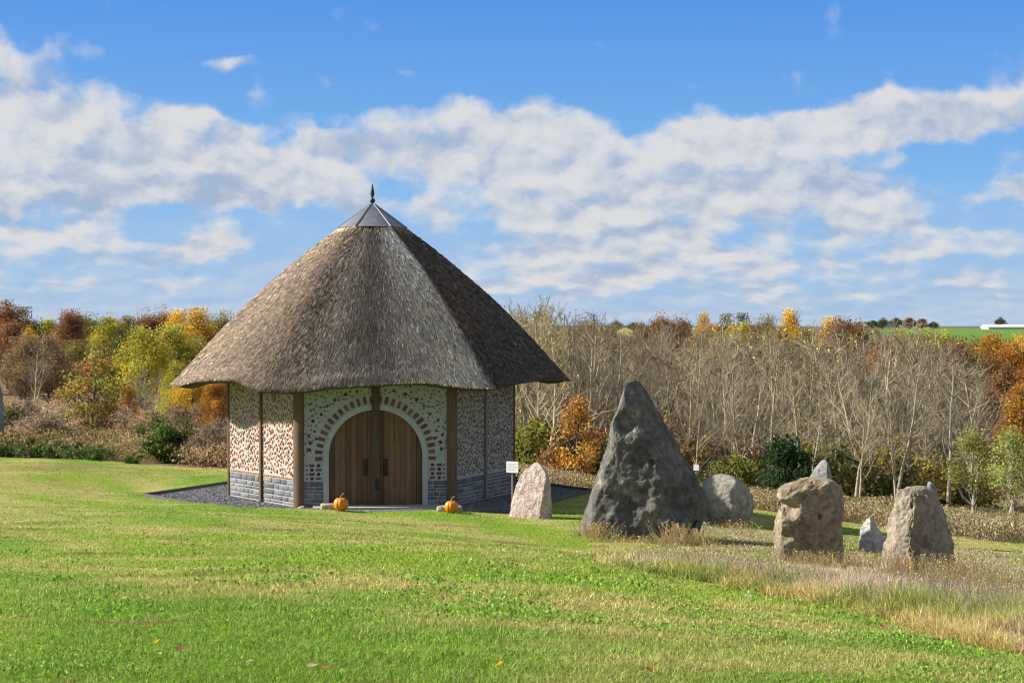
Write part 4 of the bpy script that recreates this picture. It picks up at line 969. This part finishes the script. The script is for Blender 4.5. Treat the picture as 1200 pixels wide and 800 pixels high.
# nearer single trees
t = proto('autumn_tree', leafy(501, 3.7, 3.7, BRONZE, 70, 52, .062, .20, (.14, .12, .10), .05, wr=.016, shape=1.25))
plant_px(t, 3.7, 110, 404, 62, 'small lone bronze-green tree at the edge of the left lawn', 'tree', None, 523, 1.0, .4)
t = proto('autumn_tree', leafy(502, 3.0, 2.4, ORANGE + [(.5, .27, .05)], 46, 46, .062, .12, (.12, .09, .07), .06, shape=1.1))
plant_px(t, 3.0, 676, 462, 56, 'young orange-leaved tree between the pale pink stone and the tallest stone', 'tree', None, None, .95)
t = proto('autumn_tree', leafy(503, 4.2, 2.6, [(.34, .34, .07), (.42, .36, .08), (.25, .28, .07)], 46, 75, .055, .38, (.36, .33, .27), .06))
plant_px(t, 4.2, 1138, 500, 55, 'small olive tree with forked pale trunk right of the humped buff stone', 'tree')
t = proto('autumn_tree', leafy(504, 4.4, 2.2, [(.36, .42, .10), (.44, .44, .12), (.28, .35, .08)], 50, 80, .055, .20, (.45, .42, .36), .06))
plant_px(t, 4.4, 1184, 492, 54, 'pale green birch with white trunk at the right picture edge', 'tree')
plant_px(t, 4.4, 1232, 498, 55, 'pale green birch just past the right picture edge', 'tree')
# bushes
def bush(seed, H, W, pal, nclump, per, leaf):
    t = proto('shrub', leafy(seed, H, W, pal, nclump, per, leaf, .05, (.14, .11, .08), .10, shape=.8)); t.parts = [('stem', t.parts[0][1]), ('foliage', t.parts[1][1])]; return t
b_dark = bush(601, 2.0, 2.1, [(.035, .075, .022), (.045, .095, .03), (.06, .11, .035)], 46, 80, .07)
plant_px(b_dark, 2.0, 921, 513, 51, 'dense dark green bush behind the blocky tan stone', 'bush', None, 588)
b_yel = bush(602, 1.6, 1.8, [(.26, .27, .05), (.32, .30, .05), (.2, .22, .05)], 30, 60, .06)
b_olv = bush(603, 1.6, 1.8, [(.15, .17, .05), (.2, .19, .06), (.12, .14, .045)], 30, 60, .06)
b_grn = bush(604, 1.2, 1.3, [(.10, .18, .035), (.13, .21, .04), (.16, .23, .05)], 40, 70, .06)
b_brn = bush(605, 1.6, 2.0, [(.27, .20, .14), (.31, .24, .17), (.22, .16, .11)], 34, 60, .05)
b_rst = bush(606, 1.6, 1.9, [(.30, .15, .05), (.24, .11, .05), (.35, .2, .06)], 30, 60, .06)
b_gld = bush(608, 1.6, 1.9, [(.46, .33, .06), (.40, .28, .06), (.5, .38, .08)], 30, 60, .05)
b_pnk = bush(609, 1.6, 2.0, [(.38, .28, .19), (.44, .34, .25), (.32, .23, .14)], 30, 70, .04)
b_low = bush(607, .6, 1.1, [(.07, .13, .03), (.10, .16, .04), (.05, .09, .03)], 20, 60, .04)
for t, H0, px, top, Y, lab, xy in ((b_yel, 1.6, 860, 528, 54, 'yellow-green bush above the rounded boulder', 1.0), (b_olv, 1.6, 838, 540, 56, 'olive bush between the tallest stone and the rounded boulder', .9),
        (b_grn, 1.2, 193, 496, 55.3, 'round leafy green bush left of the hut', 1.0), (b_olv, 1.6, 217, 490, 55.6, 'olive yellow bush beside the round green bush left of the hut', .8), (b_brn, 1.6, 242, 496, 54.6, 'brown leafless-looking bush against the hut left corner', 1.0),
        (b_brn, 1.6, 266, 505, 56, 'brown bush half hidden by the hut corner', 1.0), (b_rst, 1.6, 648, 520, 57, 'rust-red bush between the sign and the orange tree', .8), (b_yel, 1.6, 616, 500, 60, 'yellow-green bush right of the hut wall', 1.0), (b_rst, 1.6, 706, 470, 66, 'russet bush left of the top of the tallest stone', 1.0)):
    plant_px(t, H0, px, top, Y, lab, 'bush', 'bushes round the lawn', None, xy)
for i, (px, top, Y, lab) in enumerate(((8, 515, 57.5, 'low dark green shrub at the left picture edge'), (36, 513, 57.3, 'low dark green shrub left of the lone tree'), (66, 517, 56.8, 'low dark shrub in front of the lone tree'), (92, 517, 56.4, 'low dark green shrub just under the lone tree'), (118, 520, 55.6, 'low dark shrub right of the lone tree foot'), (156, 529, 54.6, 'small low dark shrub, rightmost of the lawn-edge row'))):
    plant_px(b_low, .6, px, top, Y, lab, 'bush', 'low shrubs along the left lawn edge', None, 1.1)
br = random.Random(8)
for i in range(26):
    px = -20 + 300 * (i + br.random()) / 26; Y = br.uniform(58, 84); t, w_ = br.choice(((b_brn, 'brown twiggy'), (b_brn, 'brown twiggy'), (b_pnk, 'mauve-brown'), (b_olv, 'olive'), (b_pnk, 'mauve-brown')))
    x = (px - 600) / F * Y
    plant(t, x, Y, H1(x, Y) - .1, 1.6, w_ + ' bush standing in the rough beyond the left lawn', 'bush', 'bushes in the rough beyond the left lawn', br.uniform(.6, 1.15), None, br.uniform(.9, 1.5))
ur = random.Random(31)                                          # undergrowth inside the grove
for i in range(64):
    px = 605 + 545 * (i + ur.random()) / 64; Y = ur.uniform(58.5, 78)
    t, w_ = ur.choice(((b_brn, 'brown'), (b_gld, 'golden'), (b_rst, 'russet'), (b_olv, 'olive'), (b_yel, 'yellowish')))
    x = (px - 600) / F * Y
    plant(t, x, Y, H1(x, Y) - .1, 1.6, w_ + ' undergrowth bush among the trunks of the bare grove', 'bush', 'undergrowth in the bare grove', ur.uniform(.9, 2.0), None, ur.uniform(.9, 1.3))

# barn on the far ridge
Yb = 840; zb = pz(386.5, Yb); x0 = (1154 - 600) / F * Yb; x1 = x0 + 44
barn = tag(empty('barn', ((x0 + x1) / 2, Yb, zb)), 'long low white-roofed barn on the far green ridge', 'barn')
mb = MB(); mb.box((x0, Yb - 7, zb - 1), (x1, Yb + 7, zb + 1.5), (.62, .60, .58)); mb.build('wall', M_PLAIN, barn)
mb = MB()
mb.add([(x0 - .5, Yb - 7.6, zb + 1.45), (x1 + .5, Yb - 7.6, zb + 1.45), (x1 + .5, Yb, zb + 2.7), (x0 - .5, Yb, zb + 2.7), (x0 - .5, Yb + 7.6, zb + 1.45), (x1 + .5, Yb + 7.6, zb + 1.45)], [(0, 1, 2, 3), (3, 2, 5, 4), (0, 3, 4), (1, 5, 2)], (.66, .65, .64))
mb.build('roof', M_PLAIN, barn)

# ------------------------------------------------------------------ grass, meadow, weeds
def blades(name, x, y, hgt_, wid, col, label, cat, lean=.35, rg=None, z=None, tipcol=1.15):
    """each blade a bent two-step sliver"""
    N = len(x); z = hgt(x, y) if z is None else z
    a = rg.uniform(0, 6.283, N); dx, dy = np.cos(a), np.sin(a)
    b = rg.uniform(0, 6.283, N); L = np.abs(rg.normal(0, lean, N)) * hgt_; lx, ly = np.cos(b) * L, np.sin(b) * L
    o = np.stack([x, y, z - .008], -1); s = np.stack([dx, dy, 0 * dx], -1) * (wid / 2)[:, None]
    mid = o + np.stack([lx * .35, ly * .35, hgt_ * .6], -1); tip = o + np.stack([lx, ly, hgt_ * np.sqrt(np.clip(1 - .4 * (L / hgt_) ** 2, .2, 1))], -1)
    V = np.stack([o - s, o + s, mid + s * .8, mid - s * .8, tip], 1).reshape(-1, 3)
    k = np.arange(N)[:, None] * 5
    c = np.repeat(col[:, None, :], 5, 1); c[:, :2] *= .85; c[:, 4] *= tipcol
    ob = np_obj(name, V, [k + np.array([0, 1, 2, 3]), k + np.array([3, 2, 4])], M_GRASS, None, c.reshape(-1, 3))
    return tag(ob, label, cat, kind='stuff')
rg = np.random.default_rng(21)
def scatter(N, y0, y1, m0=-.34, m1=.34, pad=1.2):
    y = 1 / rg.uniform(1 / y1, 1 / y0, N); x = rg.uniform(m0, m1, N) * y + rg.uniform(-pad, pad, N); return x, y
x, y = scatter(620000, 5.5, 58)
k = (meadow_mask(x, y) < .5 + .3 * rg.normal(0, 1, len(x))) & (brush_mask(x, y) < .5) & (hexd(x, y) > AP + .05); x = x[k]; y = y[k]
lc = lawn_color(x, y); h = rg.uniform(.008, .034, len(x)) * (1 + 1.0 * (fbm(x * 2.2, y * 2.2, 3, 91) - .4)) + .007
h *= 1 + .6 * sstep(.55, .7, fbm(x * .5, y * .5, 2, 92)) * (y < 16)
c = lc * np.exp(rg.normal(0, .33, (len(x), 1))) * (1 + rg.normal(0, .07, (len(x), 3)))
straw = rg.random(len(x)) < .13; c[straw] = np.array([.40, .34, .15]) * np.exp(rg.normal(0, .2, (straw.sum(), 1)))
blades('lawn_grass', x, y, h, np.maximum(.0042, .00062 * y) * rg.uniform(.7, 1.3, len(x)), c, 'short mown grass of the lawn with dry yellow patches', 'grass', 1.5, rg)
# broad-leaved clover and plantain in the near turf
x, y = scatter(150000, 5.5, 24); k = (meadow_mask(x, y) < .3) & (rg.random(len(x)) < sstep(.54, .74, fbm(x * 1.5 + 5, y * 1.1, 4, 93)) * (1 - sstep(14, 24, y))); x = x[k]; y = y[k]
c = np.array([[.20, .35, .045]]) * np.exp(rg.normal(0, .3, (len(x), 1))) * (1 + rg.normal(0, .08, (len(x), 3)))
V_, F_, C_ = leaf_quads(rg, np.stack([x, y, hgt(x, y) + rg.uniform(.015, .06, len(x))], -1), np.maximum(.010, .0011 * y), c, -1.0)
tag(np_obj('clover', V_, F_, M_GRASS, None, C_), 'broad-leaved clover growing in patches through the near lawn', 'clover', kind='stuff')
# meadow: golden grass along the lawn edge, mauve-brown seed heads behind, green weeds
x, y = scatter(560000, 8.5, 44, .0, .42, .6)
k = meadow_mask(x, y) > rg.uniform(.2, .8, len(x)); x = x[k]; y = y[k]
clump = fbm(x * 1.7, y * 1.4, 3, 95); k = rg.random(len(x)) < sstep(.30, .62, clump); x = x[k]; y = y[k]; clump = clump[k]
e = x - lawn_right(y); short = sstep(28.5, 33, y)
h = rg.uniform(.06, .30, len(x)) * (.15 + 1.7 * clump) * (1 - .82 * sstep(13, 25, y)) * (.72 + .28 * sstep(11, 16, y)) * (.55 + .45 * sstep(0, .8, e)) + .03
c = meadow_color(x, y) * np.exp(rg.normal(0, .28, (len(x), 1))) * (1 + rg.normal(0, .07, (len(x), 3)))
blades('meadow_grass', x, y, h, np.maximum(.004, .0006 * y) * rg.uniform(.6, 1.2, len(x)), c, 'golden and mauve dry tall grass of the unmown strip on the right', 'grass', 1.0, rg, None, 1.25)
def seedheads(name, x, y, h, size, col, label, cat, flat=-.8):
    N = len(x); z = hgt(x, y)
    P = np.stack([x + rg.normal(0, .12, N), y + rg.normal(0, .12, N), z + h], -1)
    V, Fq, cc = leaf_quads(rg, P, size, col, flat)
    st = np.stack([x, y, z], -1); w = np.maximum(.0015, .00018 * y)[:, None] * np.array([1, .3, 0])
    V2 = np.stack([st - w, st + w, P + w * .6, P - w * .6], 1).reshape(-1, 3); F2 = np.arange(N * 4).reshape(N, 4) + len(V)
    tag(np_obj(name, np.concatenate([V, V2]), np.concatenate([Fq, F2]), M_GRASS, None, np.concatenate([cc, np.repeat(col * .95, 4, 0)])), label, cat, kind='stuff')
x, y = scatter(110000, 9.5, 40, .0, .42, .6)
e = x - lawn_right(y); k = (meadow_mask(x, y) > .5) & (rg.random(len(x)) < sstep(.35, 1.6, e) * sstep(.34, .58, fbm(x * .8, y * .6, 3, 97))); x = x[k]; y = y[k]
m = rg.random(len(x))[:, None]; c = np.where(m < .6, np.array([[.50, .40, .32]]), np.where(m < .85, np.array([[.55, .43, .25]]), np.array([[.28, .28, .09]]))) * np.exp(rg.normal(0, .25, (len(x), 1)))
seedheads('seed_heads', x, y, rg.uniform(.04, .36, len(x)) * (.4 + 1.3 * fbm(x * .9, y * .7, 3, 96)) * (1 - .78 * sstep(14, 25, y)), np.maximum(.006, .0006 * y), c, 'mauve-brown seed heads standing above the meadow grass', 'weeds')
# weeds round the feet of the stones
X_, Y_, H_ = [], [], []
for px, Y, w, hh, n in ((1098, 25.1, .9, .42, 900), (1060, 25.2, .3, .25, 160), (965, 28.3, .9, .26, 500), (700, 34.2, .4, .34, 260), (765, 34.0, 1.3, .16, 320), (790, 34.0, .4, .45, 260), (815, 34.0, .4, .36, 220), (1150, 23.5, 1.2, .35, 420), (1182, 17, 1.0, .45, 700), (862, 40.0, .7, .2, 160)):
    X_.append((px - 600) / F * Y + rg.normal(0, w * .45, n)); Y_.append(Y + rg.normal(0, .25, n)); H_.append(rg.uniform(.1, 1.0, n) * hh)
x = np.concatenate(X_); y = np.concatenate(Y_); c = np.array([[.44, .35, .17]]) * np.exp(rg.normal(0, .35, (len(x), 1))) * (1 + rg.normal(0, .1, (len(x), 3)))
seedheads('dry_weeds', x, y, np.concatenate(H_), np.maximum(.008, .0006 * y), c, 'dry branching weeds around the feet of the standing stones', 'weeds', .3)
# rough brown brush beyond the lawn
def brush(name, x, y, hmax, pal, label, size=.06, per=26):
    N = len(x); z = hgt(x, y); hh = hmax * (.35 + .9 * fbm(x * .5, y * .5, 3, 98))
    n = N * per; cx = np.repeat(x, per) + rg.normal(0, .26, n); cy = np.repeat(y, per) + rg.normal(0, .26, n)
    hz = np.repeat(hh, per) * rg.uniform(0.02, 1, n) ** .8
    C = np.stack([cx, cy, np.repeat(z, per) + hz], -1)
    pal = np.array(pal); ci = (np.clip(fbm(x * .35 + 4, y * .35, 3, 99) * 1.5 - .25 + rg.normal(0, .1, N), 0, .999) * len(pal)).astype(int)
    col = np.repeat(pal[ci], per, 0) * np.exp(rg.normal(0, .26, (n, 1)))
    V, Fq, cc = leaf_quads(rg, C, size, col * 1.25, -1.2)
    tag(np_obj(name, V, Fq, M_GRASS, None, cc), label, 'brush', kind='stuff')
BR = [(.20, .19, .06), (.32, .21, .11), (.34, .23, .13), (.30, .19, .09), (.38, .29, .19), (.32, .20, .10)]
y = rg.uniform(53, 112, 9000); x = rg.uniform(-.345, -.02, 9000) * y; k = brush_mask(x, y) > .6; x = x[k]; y = y[k]
brush('brown_brush', x, y, .95, BR, 'tangled brown and mauve brush beyond the left lawn', .042, 58)
y = rg.uniform(43, 75, 9000); x = rg.uniform(.01, .45, 9000) * y; k = brush_mask(x, y) > .6; x = x[k]; y = y[k]
brush('brown_weeds', x, y, .62, [(.22, .22, .06), (.30, .25, .12), (.30, .22, .14), (.24, .21, .09), (.32, .27, .17)], 'brown weeds between the mown grass and the bare grove', .036, 58)

# ------------------------------------------------------------------ small things by the door
def pumpkin(px, Y, s, label, rot):
    x = (px - 600) / F * Y; z = H1(x, Y)
    e = tag(empty('pumpkin', (x, Y, z)), label, 'pumpkin', 'pumpkins by the hut door')
    mb = MB(); n = 60; V = []; rows = 14
    for i in range(rows + 1):
        t = math.pi * i / rows
        for j in range(n):
            a = 2 * math.pi * j / n + rot; rib = 1 - .085 * abs(math.cos(a * 5)) ** 5
            r_ = s * math.sin(t) ** .85 * rib; zz = s * .92 - s * .92 * math.cos(t) * (1 - .16 * math.exp(-(math.sin(t) / .35) ** 2))
            V.append((x + r_ * math.cos(a), Y + r_ * math.sin(a), z + zz - .01))
    fs = [(i * n + j, i * n + (j + 1) % n, (i + 1) * n + (j + 1) % n, (i + 1) * n + j) for i in range(rows) for j in range(n)]
    mb.add(V, fs, (.62, .20, .012)); mb.build('body', M_PUMPKIN, e, True)
    mb = MB(); zt = z + s * 1.58; mb.tube([(x, Y, zt), (x + .01, Y, zt + .06), (x + .035, Y - .01, zt + .10), (x + .07, Y - .01, zt + .11)], [.032, .02, .018, .022], 7, (.20, .18, .08)); mb.build('stalk', M_BARK, e)
pumpkin(399.5, 38.35, .172, 'orange pumpkin beside the white block left of the doors', 0)
pumpkin(529, 38.3, .160, 'orange pumpkin by the pale stone right of the doors', .3)
def cobble(px, Y, w, d, h, seed, label, blocky=.0, mat=None):
    x = (px - 600) / F * Y; z = H1(x, Y) - .03; mb = MB(); n = 20; V = []; rows = 10
    rr = random.Random(seed); off = Vector((seed, 2, 3))
    for i in range(rows + 1):
        t = math.pi * i / rows
        for j in range(n):
            a = 2 * math.pi * j / n; p = .45 if blocky else .9
            f = lambda q: math.copysign(abs(q) ** p, q)
            v = Vector((f(math.sin(t)) * f(math.cos(a)) * w / 2, f(math.sin(t)) * f(math.sin(a)) * d / 2, h / 2 - f(math.cos(t)) * h / 2))
            v *= 1 + .13 * mnoise.fractal(v * 6 + off, 1, 2, 3); V.append((v.x + x, v.y + Y, v.z + z))
    mb.add(V, [(i * n + j, i * n + (j + 1) % n, (i + 1) * n + (j + 1) % n, (i + 1) * n + j) for i in range(rows) for j in range(n)])
    tag(mb.build('stone', mat or R_WHITE, None, True, (x, Y, z)), label, 'stone')
R_CREAM = rock_mat('cream_limestone', (.52, .46, .36), (.60, .54, .44), (.42, .36, .27), 5)
cobble(353, 38.75, .22, .2, .19, 3, 'small round cream stone at the foot of the left door-side post', 0, R_CREAM)
cobble(384, 38.62, .34, .22, .17, 5, 'flat white block behind the left pumpkin', 1, R_CREAM)
cobble(527, 38.62, .58, .24, .16, 7, 'low pale block behind the right pumpkin', 1, R_CREAM)
cobble(878, 15.6, .10, .09, .06, 9, 'little white pebble at the tall grass edge, left of two', 0)
p = at(878, 705)
# sign by the hut
def sign(px, top, bot, x0p, x1p, Y, label, group=None):
    x = (px - 600) / F * Y; z = H1(x, Y)
    e = tag(empty('sign', (x, Y, z)), label, 'sign', group)
    mb = MB(); mb.tube([(x, Y, z - .2), (x, Y, pz(top, Y) - .03)], [.018, .018], 8, (.30, .28, .25)); mb.build('post', M_PLAIN, e)
    xa, xb = (x0p - 600) / F * Y, (x1p - 600) / F * Y
    hw = (xb - xa) / 2; Mb = Matrix.Translation((x, Y - .03, 0)) @ Matrix.Rotation(R(-22), 4, 'Z')
    mb = MB(); mb.box((-hw, -.012, pz(bot, Y)), (hw, .012, pz(top, Y)), (.80, .80, .82), Mb); bd = mb.build('board', M_PLAIN, e)
    return hw, Mb, bd
hw, Mb, bd = sign(600.5, 540.5, 553.5, 592.3, 607.3, 38.9, 'small white notice board on a post beside the pale pink stone')
mb = MB()
for i in range(5):
    zz = pz(543 + i * 1.9, 38.9); mb.box((-hw + .03, -.0155, zz - .006), (hw - .03 - .05 * (i % 2), -.013, zz + .006), (.62, .63, .68), Mb)
mb.build('printed_lines', M_PLAIN, bd)
sign(816, 544, 551, 812, 818.5, 47, 'tiny white marker board behind the right edge of the tallest stone')
# fallen leaves
lr = random.Random(4)
LV = [(170, 743, .085, (.36, .15, .05), 'large curled orange-brown fallen leaf on the left lawn'), (212, 771, .085, (.40, .22, .10), 'tan fallen leaf near the bottom left of the lawn'), (182, 761, .05, (.62, .46, .04), 'small yellow fallen leaf below the curled orange one'), (168, 670, .08, (.34, .16, .07), 'russet leaf lying highest on the left lawn'),
      (137, 699, .08, (.24, .13, .06), 'dark brown leaf on the left lawn beside a dry patch'), (318, 700, .07, (.14, .07, .04), 'very dark leaf on the lawn below the doors'), (388, 677, .07, (.13, .06, .05), 'dark maroon leaf on the lawn under the left pumpkin'), (290, 784, .07, (.44, .34, .24), 'pale beige leaf at the lawn bottom'),
      (366, 789, .07, (.50, .40, .28), 'cream fallen leaf at the lawn bottom, left of two'), (379, 792, .07, (.36, .17, .07), 'red-brown leaf beside the cream leaf at the lawn bottom'), (584, 787, .055, (.66, .42, .02), 'bright yellow leaf at the bottom centre of the lawn'), (787, 720, .07, (.20, .11, .06), 'brown leaf on the lawn right of centre, upper of two'),
      (779, 740, .06, (.22, .14, .08), 'brown leaf on the lawn right of centre, lower of two'), (763, 795, .05, (.42, .17, .06), 'small orange leaf at the lawn bottom right of centre'), (1037, 741, .07, (.42, .16, .09), 'reddish leaf against the tall grass edge'), (1149, 768, .045, (.62, .42, .03), 'yellow leaf at the tall grass edge near the right corner')]
for px, py, s, c, lab in LV:
    p = at(px, py); s *= .62; mb = MB(); V = []
    for i, (a, b) in enumerate(((-1, 0), (-.45, .42), (.25, .5), (1, .05), (.3, -.45), (-.4, -.4))):
        V.append((p.x + a * s * .8, p.y + b * s, p.z + .035 + lr.uniform(-.004, .022)))
    V.append((p.x, p.y, p.z + .03)); mb.add(V, [(i, (i + 1) % 6, 6) for i in range(6)], c)
    tag(mb.build('fallen_leaf', M_LEAF, None, False, (p.x, p.y, p.z)), lab, 'leaf', 'fallen leaves on the lawn')
